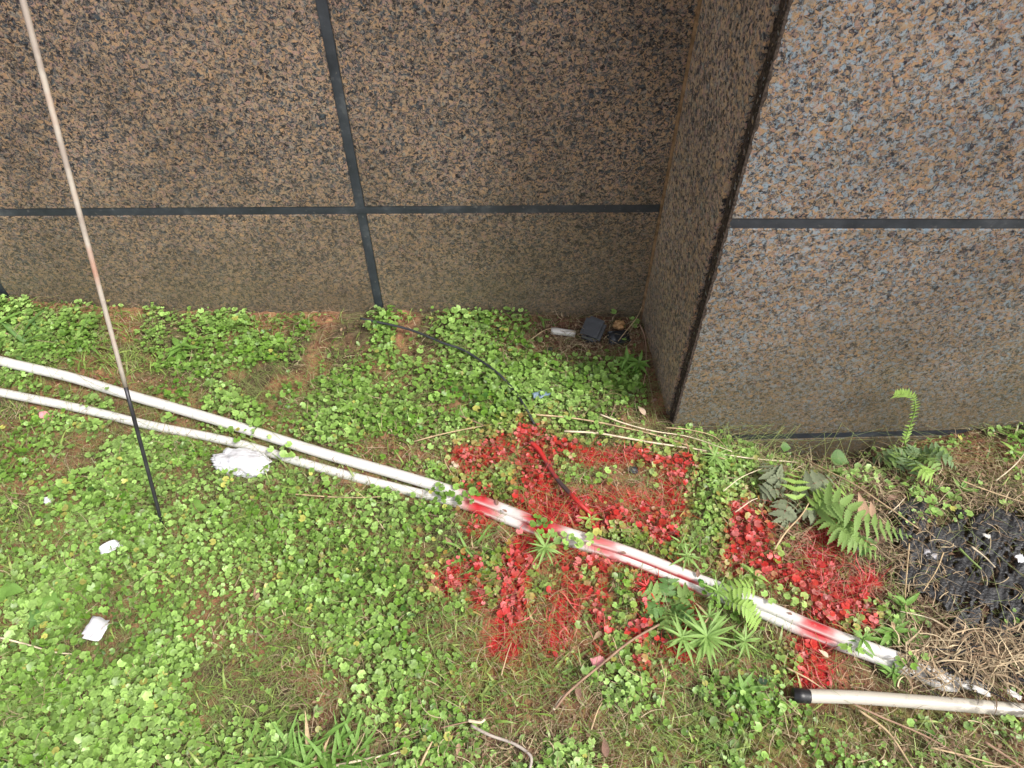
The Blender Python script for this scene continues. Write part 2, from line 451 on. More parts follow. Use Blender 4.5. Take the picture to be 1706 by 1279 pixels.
# zones on the ground (given as picture places, converted to ground circles)
def blobs(lst):
    out = []
    for px, py, rx, ry, s in lst:
        c = at(px, py); e = at(px + rx, py); f = at(px, min(py + ry, 1400))
        out.append((c.x, c.y, abs(e.x - c.x) + 1e-4, abs(f.y - c.y) + 1e-4, s))
    return out
def zone(lst, x, y):
    o = np.zeros_like(np.asarray(x, float))
    for cx, cy, rx, ry, s in lst:
        o = np.maximum(o, s * np.exp(-(((x - cx) / rx) ** 2 + ((y - cy) / ry) ** 2)))
    return o
Z_BARE = blobs([(940, 1190, 80, 40, 1), (650, 745, 60, 22, .9), (845, 1255, 40, 25, .8), (1240, 1150, 60, 30, .5), (1120, 1200, 80, 30, .5), (740, 1180, 60, 35, .6), (240, 640, 90, 22, .7), (560, 1150, 70, 50, .6), (860, 900, 50, 30, .5), (1060, 990, 70, 40, .6), (975, 575, 110, 38, 1), (1010, 830, 75, 35, .95), (920, 1190, 55, 30, 1), (1060, 700, 60, 40, .6), (1010, 1270, 26, 70, .9),
                (20, 720, 40, 60, .8), (770, 670, 40, 30, .7), (700, 760, 60, 40, .8), (1000, 1040, 120, 50, .5), (1090, 1090, 90, 40, .5), (1320, 1010, 60, 30, .6),
                (1420, 1150, 90, 40, .5), (1620, 775, 110, 40, .8), (1640, 745, 60, 15, 1), (1090, 640, 25, 50, .7), (330, 690, 80, 30, .6),
                (960, 780, 60, 20, .3), (560, 810, 60, 20, .6), (120, 780, 70, 50, .5), (1500, 1260, 120, 30, .3), (850, 1255, 60, 25, .6), (1300, 880, 40, 60, .8), (180, 1010, 50, 50, .4)])
Z_CORNER = blobs([(960, 585, 60, 22, 1), (1050, 560, 25, 30, 1)])
Z_DRY = blobs([(1560, 960, 190, 150, 1.0), (1440, 850, 120, 70, .8), (1640, 1080, 200, 70, 1.0), (1330, 900, 70, 60, .7), (1640, 830, 130, 60, .8), (1600, 1250, 150, 50, .6),
               (830, 1240, 100, 40, .7), (640, 1250, 90, 40, .5), (980, 560, 100, 35, .8), (1250, 740, 130, 20, .8), (1390, 775, 120, 34, 1), (1330, 860, 60, 60, .8), (1440, 960, 80, 70, .9), (1600, 1140, 120, 30, .9), (1440, 1010, 80, 60, .6), (1700, 950, 120, 160, 1)])
Z_MOSS = blobs([(1200, 1230, 230, 60, 1), (820, 1120, 160, 60, .6), (1620, 800, 90, 30, 1), (1500, 1230, 150, 70, .9), (1620, 870, 60, 30, .9), (880, 740, 200, 30, .4),
                (1230, 930, 40, 60, .4), (960, 760, 90, 20, .5), (820, 810, 60, 30, .6)])
Z_LUSH = blobs([(900, 640, 130, 70, 1), (1210, 860, 70, 90, 1), (800, 540, 60, 35, 1), (1130, 640, 60, 50, .6), (800, 700, 80, 60, .6), (1200, 780, 60, 60, .7),
                (400, 900, 300, 120, .6), (900, 720, 100, 40, .8), (600, 700, 100, 50, .7), (20, 1150, 80, 120, .7), (300, 1250, 200, 50, .5)])

# ------------------------------------------------------------------ ground: one sheet to the horizon
def axis(inner0, inner1, step, far):
    a = list(np.arange(inner0, inner1 + step * .5, step))
    lo, hi = a[0], a[-1]; s = step
    while hi < far:
        s *= 1.35; hi += s; a.append(hi)
    s = step
    while lo > -far:
        s *= 1.35; lo -= s; a.insert(0, lo)
    return np.array(a)
gx = axis(-1.7, 1.7, .0052, 150)
gy = axis(0.15, 1.5, .0052, 150)
X, Y = np.meshgrid(gx, gy)
inner = np.clip(1.9 - np.abs(X) , 0, .3) / .3
Zg = gz(X, Y)
near = (np.abs(X) < 1.75) & (Y > .1) & (Y < 1.55)
Zg = Zg + np.where(near, 0.012 * (fbm(X * 70, Y * 70, 77, 4) - .5), 0)
Pn = np.where(near, paint(X, Y), 0)
e1 = fbm(X * 14, Y * 14, 21, 4); e2 = fbm(X * 70, Y * 70, 25, 3)
soil = np.stack([.27 + 0 * X, .130 + 0 * X, .075 + 0 * X], -1)
dark_soil = np.array([.10, .075, .045]); mossc = np.array([.13, .15, .045])
dry = zone(Z_DRY, X, Y)[..., None]; bare = zone(Z_BARE, X, Y)[..., None]; mo = zone(Z_MOSS, X, Y)[..., None]
k = np.clip((e1[..., None] - .33) * 3 + bare * .8, 0, 1)
c = dark_soil * (1 - k) + soil * k
k = np.clip(mo * 1.0 + (e2[..., None] - .55) * 1.5 * (1 - bare), 0, 1) * .8
c = c * (1 - k) + mossc * k
k = np.clip(dry * 1.2, 0, 1) * .75
c = c * (1 - k) + np.array([.062, .048, .040]) * k
c = c * (.35 + 1.25 * e2[..., None])
k = np.clip(Pn[..., None] * 1.3, 0, .95)
c = c * (1 - k) + np.array([.42, .022, .025]) * k
ny, nx = X.shape
idx = np.arange(ny * nx).reshape(ny, nx)
a, b, d, e = idx[:-1, :-1].ravel(), idx[:-1, 1:].ravel(), idx[1:, 1:].ravel(), idx[1:, :-1].ravel()
tris = np.concatenate([np.stack([a, b, d], 1), np.stack([a, d, e], 1)])
gme = np_mesh('ground', np.stack([X, Y, Zg], -1).reshape(-1, 3), tris, c.reshape(-1, 3), smooth=True)
tag(link('ground', gme, M['ground']), kind='structure')

# ------------------------------------------------------------------ walls: granite slabs with dark sealed joints
YL, YR = 1.44, 1.085
def slab(name, quad, depth, axis_n, mat, parent, bev=.0018):
    """quad: four corners in order on the face, pushed back along axis_n; bevelled, with its own thickness"""
    bm = bmesh.new()
    f = [bm.verts.new(Vector(q)) for q in quad]
    bk = [bm.verts.new(Vector(q) + Vector(axis_n) * depth) for q in quad]
    bm.faces.new(f); bm.faces.new(bk[::-1])
    for i in range(4):
        j = (i + 1) % 4
        bm.faces.new((f[j], f[i], bk[i], bk[j]))
    bmesh.ops.recalc_face_normals(bm, faces=bm.faces)
    bmesh.ops.bevel(bm, geom=list(bm.edges), offset=bev, segments=2, affect='EDGES')
    me = bpy.data.meshes.new(name); bm.to_mesh(me); bm.free()
    return link(name, me, mat, parent)

wl = thing('granite_wall', (-.8, YL, 0), 'brown speckled granite wall at the back left, with one dark vertical joint and a leaning rod', 'wall')
wr = thing('granite_wall', (.9, YR, 0), 'paler blue-grey speckled granite pillar jutting forward on the right, with a rough dark corner edge', 'wall')
def P(parent, x, y, z):
    l = parent.location
    return Vector((x - l.x, y - l.y, z - l.z))
J = .0112
def lz(x, k):   # height of the k-th horizontal joint, left wall (it rises a little to the right)
    return .362 + .66 * k + .0078 * (x + .4)
cols_l = [-3.25, -2.285, -1.322, -.352, .345]
for k in range(-1, 8):
    for i in range(len(cols_l) - 1):
        x0 = cols_l[i] + J; x1 = cols_l[i + 1] - (J if i < len(cols_l) - 2 else 0.001)
        z0 = lambda x: lz(x, k) + J
        z1 = lambda x: lz(x, k + 1) - J
        q = [P(wl, x0, YL, z0(x0)), P(wl, x1, YL, z0(x1)), P(wl, x1, YL, z1(x1)), P(wl, x0, YL, z1(x0))]
        slab('granite_panel', q, .025, (0, 1, 0), M['granite_left'], wl)
def strip(parent, x0, z0, x1, z1, y, name='sealant_strip', hw=J - .0004):
    d = Vector((x1 - x0, 0, z1 - z0)); n = Vector((-d.z, 0, d.x)).normalized() * hw
    cnt = max(2, int(d.length / .02)); V = []; F = []
    for i in range(cnt + 1):
        t = i / cnt
        bx, bz = x0 + d.x * t, z0 + d.z * t
        wv = .0004 * (mnoise.noise(Vector((bx * 9, bz * 9, 2))) )
        for s, yy in ((-1, .0021), (-.8, .0019), (0, .0019), (.8, .0019), (1, .0021)):
            V.append(P(parent, bx + n.x * s, y + yy + wv, bz + n.z * s))
    for i in range(cnt):
        for j in range(4):
            a_ = i * 5 + j
            F.append((a_, a_ + 1, a_ + 6, a_ + 5))
    return link(name, mesh(name, V, F, True), M['sealant'], parent)
for k in range(-0, 8):
    strip(wl, cols_l[0], lz(cols_l[0], k), cols_l[-1] - .003, lz(cols_l[-1], k), YL)
for xx in cols_l[1:-1]:
    strip(wl, xx, -.3, xx, 5.6, YL + .0008)
slab('wall_core', [P(wl, -3.25, YL + .027, -.35), P(wl, .5, YL + .027, -.35), P(wl, .5, YL + .027, 5.6), P(wl, -3.25, YL + .027, 5.6)], .2, (0, 1, 0), M['core'], wl)

# pillar
def rz(x, k):
    if k == 0: return -.052 + .041 * (x - .51)
    return .613 + .66 * (k - 1) - .0018 * (x - .5)
XS = .385
cols_r = [XS, 1.50, 2.46, 3.40]
for k in range(-1, 8):
    for i in range(len(cols_r) - 1):
        x0 = cols_r[i] + (J if i else 0); x1 = cols_r[i + 1] - J
        zb = (lambda x: rz(x, k) + J) if k >= 0 else (lambda x: -.6)
        zt = lambda x: rz(x, k + 1) - J
        q = [P(wr, x0, YR, zb(x0)), P(wr, x1, YR, zb(x1)), P(wr, x1, YR, zt(x1)), P(wr, x0, YR, zt(x0))]
        slab('granite_panel', q, .025, (0, 1, 0), M['granite_right'], wr)
for k in range(0, 8):
    strip(wr, XS + .001, rz(XS, k), cols_r[-1], rz(cols_r[-1], k), YR)
for xx in cols_r[1:-1]:
    strip(wr, xx, -.5, xx, 5.5, YR + .0008)
# side slabs: face looks to the left; slightly slanted in plan
XI = .348
for z0, z1 in ((-.6, 1.268), (1.286, 3.1), (3.12, 5.5)):
    q = [P(wr, XI, YL - .001, z0), P(wr, XS - .006, YR + .042, z0), P(wr, XS - .006, YR + .042, z1), P(wr, XI, YL - .001, z1)]
    slab('side_panel', q, .022, (1, .1, 0), M['granite_side'], wr)
# thin line of earthy grout down the inner corner
V, F = [], []
for i in range(260):
    z = -.1 + i * .009
    wv = .0022 + .0016 * mnoise.noise(Vector((z * 60, 0, 1)))
    V += [P(wl, XI - .004 - wv * .6, YL - .0008, z), P(wl, XI - .0005, YL - .0045, z + .0), P(wl, XI + .0016 + .0, YL - .0065 - wv, z)]
for i in range(259):
    F += [(i * 3, i * 3 + 1, i * 3 + 4, i * 3 + 3), (i * 3 + 1, i * 3 + 2, i * 3 + 5, i * 3 + 4)]
link('corner_grout', mesh('corner_grout', V, F), plain('rusty_grout', (.20, .125, .07), .9, .5, 60, .2, .5, 300), wl)
# rough sawn-off edge of the front slab, a ragged strip between the two faces
nz_, nt_ = 900, 8
zz = np.linspace(-.25, 1.6, nz_)
V, F = [], []
for i, z in enumerate(zz):
    for j in range(nt_):
        t = min(1.0, j / (nt_ - 2))
        y = YR + .0395 - t * .0385
        x = XS - .001 - .004 * mnoise.noise(Vector((z * 55, y * 120, 3))) - .003 * mnoise.noise(Vector((z * 160, y * 300, 8))) 
        if j == nt_ - 2: x = XS - .0015; y = YR - .0016
        if j == nt_ - 1: x = XS + .0040 + .004 * mnoise.noise(Vector((z * 40, 1, 8))) + .002 * mnoise.noise(Vector((z * 150, 3, 8))); y = YR - .0012
        if j == 0: x += .006
        V.append(P(wr, x, y, z))
for i in range(nz_ - 1):
    for j in range(nt_ - 1):
        a_ = i * nt_ + j
        F.append((a_, a_ + 1, a_ + nt_ + 1, a_ + nt_))
link('rough_edge', mesh('rough_edge', V, F), M['rough_edge'], wr)
slab('wall_core', [P(wr, XI + .05, YR + .030, -.6), P(wr, 3.4, YR + .030, -.6), P(wr, 3.4, YR + .030, 5.5), P(wr, XI + .05, YR + .030, 5.5)], .33, (0, 1, 0), M['core'], wr)

# ------------------------------------------------------------------ plastic pipes
RED = np.array([.44, .008, .016]); WHT = np.array([.64, .62, .59])
def pipe(name, px, r, h, label, cat, spots, group=None, seg=28, tint=(1, 1, 1)):
    pts = smooth_path([at(p[0], p[1], p[2] if len(p) > 2 else h) for p in px], 40)
    # a pipe is stiff: smooth its height
    zs = np.array([p.z for p in pts]); kk = np.ones(161) / 161
    zs = np.convolve(np.pad(zs, 80, mode='edge'), kk, 'valid')
    for p, z in zip(pts, zs): p.z = z
    o = thing(name, pts[0], label, cat, group)
    V, F = tube([p - pts[0] for p in pts], r, seg)
    me = mesh('pipe_wall', V, F, True)
    W = np.array([[v[0] + pts[0].x, v[1] + pts[0].y, v[2] + pts[0].z] for v in V])
    pxx, pyy = to_px(W[:, 0], W[:, 1], W[:, 2])
    colr = np.repeat(WHT[None] * np.array(tint), len(V), 0)
    hrel = (W[:, 2] - np.repeat([p.z for p in pts], seg)) / r
    for sx, hw, s, lo in spots:
        q = s / (1 + np.exp((np.abs(pxx - sx + 18 * (fbm(W[:, 0] * 60, W[:, 1] * 60, 3, 3) - .5)) - hw) / 6.0))
        streak = np.clip(1 - .7 * np.exp(-((np.abs(hrel) - .62) / .16) ** 2) * (fbm(W[:, 0] * 25, W[:, 1] * 25, 13, 2) > .42), 0, 1)  # pale lines through the red: highlights put into the colour, where the spray missed
        if lo: q = q * np.clip((.9 - hrel) * 2.5, 0, 1)
        q = (q * streak)[:, None]
        colr = colr * (1 - q) + RED * q
    dm = (np.clip((pxx - 1560) / 130, 0, .9) * np.clip((fbm(W[:, 0] * 70, W[:, 1] * 70 + W[:, 2] * 90, 31, 4) - .40) * 7, 0, 1))[:, None]
    colr = colr * (1 - dm) + np.array([.10, .085, .07]) * dm
    a = me.color_attributes.new('Col', 'FLOAT_COLOR', 'POINT')
    a.data.foreach_set('color', np.concatenate([colr, np.ones((len(V), 1))], 1).astype(np.float32).ravel())
    link('pipe_wall', me, M['pvc'], o)
    return o, pts
P1 = [(-420, 470), (-200, 540), (0, 602), (122, 633), (211, 657), (370, 704), (535, 752), (667, 792), (772, 826), (850, 852)]
P2 = [(-420, 560), (-200, 610), (0, 654), (150, 686), (250, 708), (390, 740), (535, 778), (667, 813), (772, 843), (850, 867)]
BAND = [(900, 880), (960, 898), (1050, 930), (1150, 967), (1250, 1007), (1350, 1049), (1450, 1087), (1530, 1114), (1600, 1138)]
P1 += [(x + 2, y - 6.5) for x, y in BAND]
P2 += [(x - 2, y + 6.5) for x, y in BAND]
P1 += [(1680, 1155, -.02), (1760, 1178, -.06)]
P2 += [(1670, 1165, -.03), (1750, 1188, -.07)]
paint_spots = [(800, 26, 1, 0), (902, 34, 1, 0), (1002, 26, .85, 0), (1100, 75, .95, 1), (1362, 27, 1.0, 0)]
pipe('plastic_pipe', P1, .0122, .0200, 'upper one of two long white plastic pipes across the grass, banded with red spray paint', 'pipe', paint_spots)
pipe('plastic_pipe', P2, .0106, .0100, 'lower one of two long white plastic pipes, touching the underside of the other', 'pipe', paint_spots)
o3, pp = pipe('plastic_pipe', [(1336, 1158), (1420, 1163), (1520, 1168), (1620, 1175), (1706, 1182), (1900, 1196)], .0124, .022,
              'short dirty white plastic pipe in the lower right with its end wrapped in black tape', 'pipe', [], tint=(.80, .76, .68))
a0 = at(1320, 1157.5, .022); a1 = at(1350, 1159, .022)
a0.z = a1.z = pp[0].z
V, F = tube([a0 - o3.location + (a1 - a0) * t for t in (0, .02, .3, .31, .6, .61, .98, 1)], [.0120, .0129, .0130, .0132, .0132, .0130, .0130, .0126], 20)
link('tape_wrap', mesh('tape_wrap', V, F, True), M['tape'], o3)

# ------------------------------------------------------------------ leaning rod
ft = at(272, 880, .002)
d = ray(38, 0); tt = 1.25 / d[1]
up_p = Vector((d[0] * tt, 1.25, H + d[2] * tt))
dirr = (up_p - ft)
top = ft + dirr * ((YL - .008 - ft.y) / dirr.y)
rod = thing('metal_rod', ft, 'thin pale rod with rusty stains leaning against the brown granite wall, its lower half dark', 'rod')
frac = .235
mid_p = ft.lerp(top, frac)
nseg = 26
pts = [ft.lerp(top, frac + (1 - frac) * i / nseg) - ft for i in range(nseg + 1)]
def rod_mat():
    m, t, p = new_mat('peeling_rod_paint')
    tc = t.nodes.new('ShaderNodeTexCoord')
    n1 = t.nodes.new('ShaderNodeTexNoise'); n1.inputs['Scale'].default_value = 16; n1.inputs['Detail'].default_value = 5
    r = t.nodes.new('ShaderNodeValToRGB'); e = r.color_ramp.elements
    e[0].position = .38; e[0].color = (.30, .25, .21, 1); e[1].position = .78; e[1].color = (.36, .19, .13, 1)
    x = e.new(.5); x.color = (.40, .36, .30, 1); x = e.new(.61); x.color = (.38, .28, .22, 1)
    t.links.new(tc.outputs['Object'], n1.inputs['Vector']); t.links.new(n1.outputs['Fac'], r.inputs[0]); t.links.new(r.outputs[0], p.inputs['Base Color'])
    p.inputs['Roughness'].default_value = .55
    return m
M['rod'] = rod_mat()
V, F = tube(pts, [.0042 + .0018 * i / nseg for i in range(nseg + 1)], 14)
link('upper_shaft', mesh('upper_shaft', V, F, True), M['rod'], rod)
pts = [ft.lerp(top, frac * i / 8) - ft for i in range(9)]
V, F = tube(pts, [.0026] + [.0040] * 8, 12)
link('lower_shaft', mesh('lower_shaft', V, F, True), plain('dark_steel', (.05, .05, .055), .45, .3, 60, .5, metal=.6), rod)

# ------------------------------------------------------------------ cables
def line_thing(name, px, r, label, cat, mat, h=.012, n=10, seg=8, group=None, jit=0.0, taper=None):
    pts = smooth_path([at(p[0], p[1], p[2] if len(p) > 2 else h) for p in px], n)
    o = pts[0].copy()
    rr = r if taper is None else [r * (1 - (1 - taper) * i / (len(pts) - 1)) for i in range(len(pts))]
    V, F = tube([p - o for p in pts], rr, seg, jitter=jit)
    ob = link(name, mesh(name, V, F, True), mat)
    ob.location = o
    return tag(ob, label, cat, group)
line_thing('cable', [(600, 530), (680, 548), (738, 571), (770, 582), (800, 600), (830, 622), (855, 648), (875, 678), (890, 706)], .0030,
           'thin black cable lying over the clover below the back wall', 'cable', M['cable'], .032, 12)
def mixpaint(name, a, b, scale, lo, hi, rough=.45):
    m, t, p = new_mat(name)
    tc = t.nodes.new('ShaderNodeTexCoord'); n1 = t.nodes.new('ShaderNodeTexNoise'); n1.inputs['Scale'].default_value = scale; n1.inputs['Detail'].default_value = 5
    r = t.nodes.new('ShaderNodeValToRGB'); e = r.color_ramp.elements
    e[0].position = lo; e[0].color = (*a, 1); e[1].position = hi; e[1].color = (*b, 1)
    t.links.new(tc.outputs['Object'], n1.inputs['Vector']); t.links.new(n1.outputs['Fac'], r.inputs[0]); t.links.new(r.outputs[0], p.inputs['Base Color'])
    p.inputs['Roughness'].default_value = rough
    return m
M['cable_red'] = mixpaint('red_sprayed_cable', (.055, .035, .035), (.42, .025, .022), 13, .46, .58)
V_ = [(884, 735), (900, 752), (915, 778), (930, 800), (948, 820), (965, 838), (985, 856)]
line_thing('rubber_hose', V_, .0060, 'thicker black hose end streaked with red paint inside the red frame of paint', 'hose', M['cable_red'], .030, 10, 10, taper=.75)

# ------------------------------------------------------------------ scraps near the inner corner
pc = smooth_path([at(918, 551, .016), at(938, 553, .016), at(957, 556, .014)], 4)
V, F = tube([p - pc[0] for p in pc], [.0085, .0098, .0098, .0098, .0088, .0092, .0092, .0092, .0088], 14, jitter=.05)
o = link('pipe_offcut', mesh('pipe_offcut', V, F, True), M['white_plastic']); o.location = pc[0]
tag(o, 'short white plastic tube lying beside the black box at the foot of the back wall', 'tube')

def block(name, loc, dims, rot, mat, label, cat, bev=.01, crumple=0.0, seg=6, parent=None):
    bm = bmesh.new()
    bmesh.ops.create_cube(bm, size=1)
    bmesh.ops.scale(bm, vec=dims, verts=bm.verts)
    bmesh.ops.bevel(bm, geom=list(bm.edges), offset=bev, segments=seg, affect='EDGES')
    if crumple > .0009: bmesh.ops.subdivide_edges(bm, edges=list(bm.edges), cuts=2, use_grid_fill=True)
    if crumple:
        for v in bm.verts:
            n = mnoise.noise(v.co * 60 + Vector(loc)) + .6 * mnoise.noise(v.co * 140)
            v.co += v.co.normalized() * n * crumple
    me = bpy.data.meshes.new(name); bm.to_mesh(me); bm.free()
    me.polygons.foreach_set('use_smooth', [crumple > .0009] * len(me.polygons))
    o = link(name, me, mat, parent)
    o.location = loc; o.rotation_euler = rot
    if parent is None: tag(o, label, cat)
    return o
cb = at(988, 550, .026)
cbt = thing('plastic_box', cb, 'shiny black rounded plastic box tilted at the foot of the back wall', 'box')
block('box_body', (0, 0, 0), (.056, .064, .036), (R(24), R(6), R(-24)), M['black_plastic'], '', '', .0085, .0002, parent=cbt)
block('box_clip', (-.006, -.022, -.010), (.030, .022, .018), (R(55), R(4), R(-22)), M['tape'], '', '', .003, .002, parent=cbt)
block('crumpled_plastic', at(1030, 562, .016), (.056, .034, .018), (R(20), R(10), R(15)), M['black_plastic'], 'crumpled flat black plastic piece in the inner corner right of the black box', 'litter', .004, .006)
block('tan_stone', at(1031, 541, .024), (.032, .024, .026), (.3, .2, .5), M['stone_tan'], 'yellow-brown stone in the inner corner behind the crumpled black plastic', 'stone', .008, .003)
block('pebble', at(757, 777, .012), (.021, .025, .016), (.2, .1, .4), M['stone_pale'], 'smooth cream pebble on the clover just above the long pipes', 'pebble', .0075, .0015)
block('dark_chip', at(835, 548, .010), (.02, .02, .01), (.2, .5, .4), M['black_plastic'], 'small dark chip near the back wall left of the white tube', 'litter', .003, .004)
block('dark_chip', at(1055, 783, .012), (.024, .014, .008), (.1, .2, -.1), M['cable'], 'small dark grey chip inside the red painted frame', 'litter', .003, .003)
block('dark_chip', at(917, 581, .008), (.014, .010, .008), (.1, .2, .6), M['cable'], 'tiny dark bluish chip among the rubble below the white tube', 'litter', .003, .002)
# blue-grey film scraps in the clover
def scrap(name, px, py, w_, h_, rot, mat, label, cat, h=.016, tilt=(.2, .1), crump=.004, n=7, outline=None):
    V, F = [], []
    for i in range(n):
        for j in range(n):
            u, v = i / (n - 1) - .5, j / (n - 1) - .5
            e = 1 - .25 * abs(mnoise.noise(Vector((math.atan2(v, u) * 2, px, 0))))
            x, y = u * w_ * e, v * h_ * e
            z = crump * (mnoise.noise(Vector((u * 3.5, v * 3.5, px * .1))) + .5 * mnoise.noise(Vector((u * 9, v * 9, py * .1))))
            V.append((x, y, z))
    for i in range(n - 1):
        for j in range(n - 1):
            if (i, j) in ((0, 0), (n - 2, n - 2)): continue
            F.append((i * n + j, (i + 1) * n + j, (i + 1) * n + j + 1, i * n + j + 1))
    me = mesh(name, V, F, True)
    o = link(name, me, mat); o.location = at(px, py, h); o.rotation_euler = (tilt[0], tilt[1], rot)
    md = o.modifiers.new('thickness', 'SOLIDIFY'); md.thickness = .0006
    return tag(o, label, cat)
M['grey_film'] = plain('dull_grey_film', (.30, .29, .31), .5, .3, 60, .5, .3)
M['bluefilm'] = plain('dull_blue_film', (.13, .19, .24), .45, .3, 60, .5, .3)
scrap('plastic_scrap', 903, 656, .052, .020, .5, M['bluefilm'], 'dull blue-grey plastic film scrap caught in the clover beside the thin black cable', 'litter', .022, (.3, .2), .010)
scrap('plastic_scrap', 160, 1047, .040, .052, -.15, M['paper'], 'four-sided white plastic scrap lying in the clover at lower left', 'litter', .022, (-.25, .1), .006)
scrap('plastic_scrap', 186, 911, .046, .022, .6, M['paper'], 'crumpled narrow white scrap in the clover left of centre', 'litter', .022, (.2, .3), .012)
scrap('plastic_scrap', 80, 833, .019, .016, .2, M['paper'], 'tiny whitish scrap near the left edge below the lower pipe', 'litter', .02)
scrap('plastic_scrap', 76, 695, .032, .034, .2, M['pink_paper'], 'pale pinkish scrap just under the lower pipe at far left', 'litter', .016)
scrap('plastic_scrap', 996, 1101, .026, .018, .25, M['pink_paper'], 'pink paint-dusted paper scrap at the foot of the red paint marks beside the long twig', 'litter', .022, (.1, -.1), .004)
scrap('plastic_scrap', 1433, 905, .026, .034, .1, M['paper'], 'small crumpled translucent white scrap under the fern tip', 'litter', .012, (.3, .1), .008)
scrap('plastic_scrap', 1532, 752, .018, .016, .1, M['white_plastic'], 'small white scrap caught in the leafy clump at the foot of the pillar', 'litter', .03, (.3, .1), .006)
scrap('plastic_scrap', 1550, 922, .028, .018, -.3, M['grey_film'], 'small grey-white scrap at the edge of the black sheet', 'litter', .022, (.1, .1), .006)
# white sack lump by the pipes
bm = bmesh.new()
bmesh.ops.create_icosphere(bm, subdivisions=5, radius=1)
for v in bm.verts:
    n = mnoise.noise(v.co * 1.6) * .25 + mnoise.noise(v.co * 4.2) * .12 + abs(mnoise.noise(v.co * 6)) * .22 + abs(mnoise.noise(v.co * 14)) * .09
    v.co = v.co * (1 + n)
    v.co = Vector((v.co.x * .064, v.co.y * .030, max(v.co.z, -.5) * .022))
me = bpy.data.meshes.new('plastic_bag'); bm.to_mesh(me); bm.free()
me.polygons.foreach_set('use_smooth', [True] * len(me.polygons))
o = link('plastic_bag', me, M['paper']); o.location = at(405, 771, .016); o.rotation_euler = (0, 0, -.15)
tag(o, 'crumpled white plastic bag lying below the two long pipes', 'bag')

# ------------------------------------------------------------------ black sheet at right
def sheet():
    c0 = [(1478, 868), (1530, 835), (1580, 872), (1640, 845), (1725, 850), (1900, 880), (1980, 1060), (1960, 1215), (1800, 1195), (1730, 1170), (1670, 1150), (1600, 1085), (1545, 1000), (1500, 940)]
    poly = [at(x, y) for x, y in c0]
    xs = [p.x for p in poly]; ys = [p.y for p in poly]
    st = .0030
    gx_ = np.arange(min(xs) - .02, max(xs) + .02, st); gy_ = np.arange(min(ys) - .02, max(ys) + .02, st)
    X, Y = np.meshgrid(gx_, gy_)
    ins = np.zeros(X.shape, bool)
    n = len(poly)
    Xw = X + .10 * (fbm(X * 16, Y * 16, 9, 4) - .5); Yw = Y + .10 * (fbm(X * 16, Y * 16, 19, 4) - .5)
    j = n - 1
    for i in range(n):
        a, b = poly[i], poly[j]
        cnd = ((a.y > Yw) != (b.y > Yw)) & (Xw < (b.x - a.x) * (Yw - a.y) / (b.y - a.y + 1e-12) + a.x)
        ins ^= cnd; j = i
    ca, sa = math.cos(-.95), math.sin(-.95)
    U = X * ca + Y * -sa; Vv = X * sa + Y * ca      # along the drag direction
    glow = gz(X, Y) - 0.022 * (fbm(X * 22, Y * 22, 5, 3) - 0.5)
    h = .019 + glow + .011 * (fbm(X * 7, Y * 7, 51, 3) - .5) + .008 * (fbm(U * 14, Vv * 60, 55, 3) - .5) + .0035 * (fbm(U * 60, Vv * 260, 57, 3) - .5)
    hole = fbm(U * 34, Vv * 130, 61, 3) + .26 * (fbm(X * 7, Y * 7, 66, 2) - .5)
    ins &= hole < .675
    ny, nx = X.shape
    idx = np.arange(ny * nx).reshape(ny, nx)
    okc = ins[:-1, :-1] & ins[:-1, 1:] & ins[1:, 1:] & ins[1:, :-1]
    a, b, d, e = idx[:-1, :-1][okc], idx[:-1, 1:][okc], idx[1:, 1:][okc], idx[1:, :-1][okc]
    T = np.concatenate([np.stack([a, b, d], 1), np.stack([a, d, e], 1)])
    vv = np.stack([X, Y, h], -1).reshape(-1, 3)
    used = np.unique(T); remap = np.zeros(len(vv), int); remap[used] = np.arange(len(used))
    me = np_mesh('black_sheet', vv[used], remap[T], smooth=True)
    m, t, p = new_mat('torn_black_fabric')
    tc = t.nodes.new('ShaderNodeTexCoord'); nz = t.nodes.new('ShaderNodeTexNoise'); nz.inputs['Scale'].default_value = 35; nz.inputs['Detail'].default_value = 8
    nz.inputs['Roughness'].default_value = .7
    r = t.nodes.new('ShaderNodeValToRGB'); el = r.color_ramp.elements
    el[0].position = .35; el[0].color = (.007, .007, .009, 1); el[1].position = .8; el[1].color = (.085, .075, .068, 1)
    x = el.new(.56); x.color = (.019, .020, .023, 1)
    t.links.new(tc.outputs['Object'], nz.inputs['Vector']); t.links.new(nz.outputs['Fac'], r.inputs[0]); t.links.new(r.outputs[0], p.inputs['Base Color'])
    p.inputs['Roughness'].default_value = .38
    n2 = t.nodes.new('ShaderNodeTexNoise'); n2.inputs['Scale'].default_value = 240; n2.inputs['Detail'].default_value = 5
    b_ = t.nodes.new('ShaderNodeBump'); b_.inputs['Strength'].default_value = .8; b_.inputs['Distance'].default_value = .003
    t.links.new(tc.outputs['Object'], n2.inputs['Vector']); t.links.new(n2.outputs['Fac'], b_.inputs['Height']); t.links.new(b_.outputs[0], p.inputs['Normal'])
    o = link('black_sheet', me, m)
    md = o.modifiers.new('thickness', 'SOLIDIFY'); md.thickness = .0012
    tag(o, 'torn wrinkled black plastic sheet with holes on the ground at the right edge', 'sheet')
sheet()
scrap('plastic_scrap', 1700, 930, .020, .018, .4, M['paper'], 'white paint flake scrap on the black sheet at the right edge', 'litter', .032, (.1, .1), .006)
scrap('plastic_scrap', 1643, 892, .016, .009, -.2, M['white_plastic'], 'small pinkish white scrap at the upper edge of the black sheet', 'litter', .032, (.1, .1), .006)
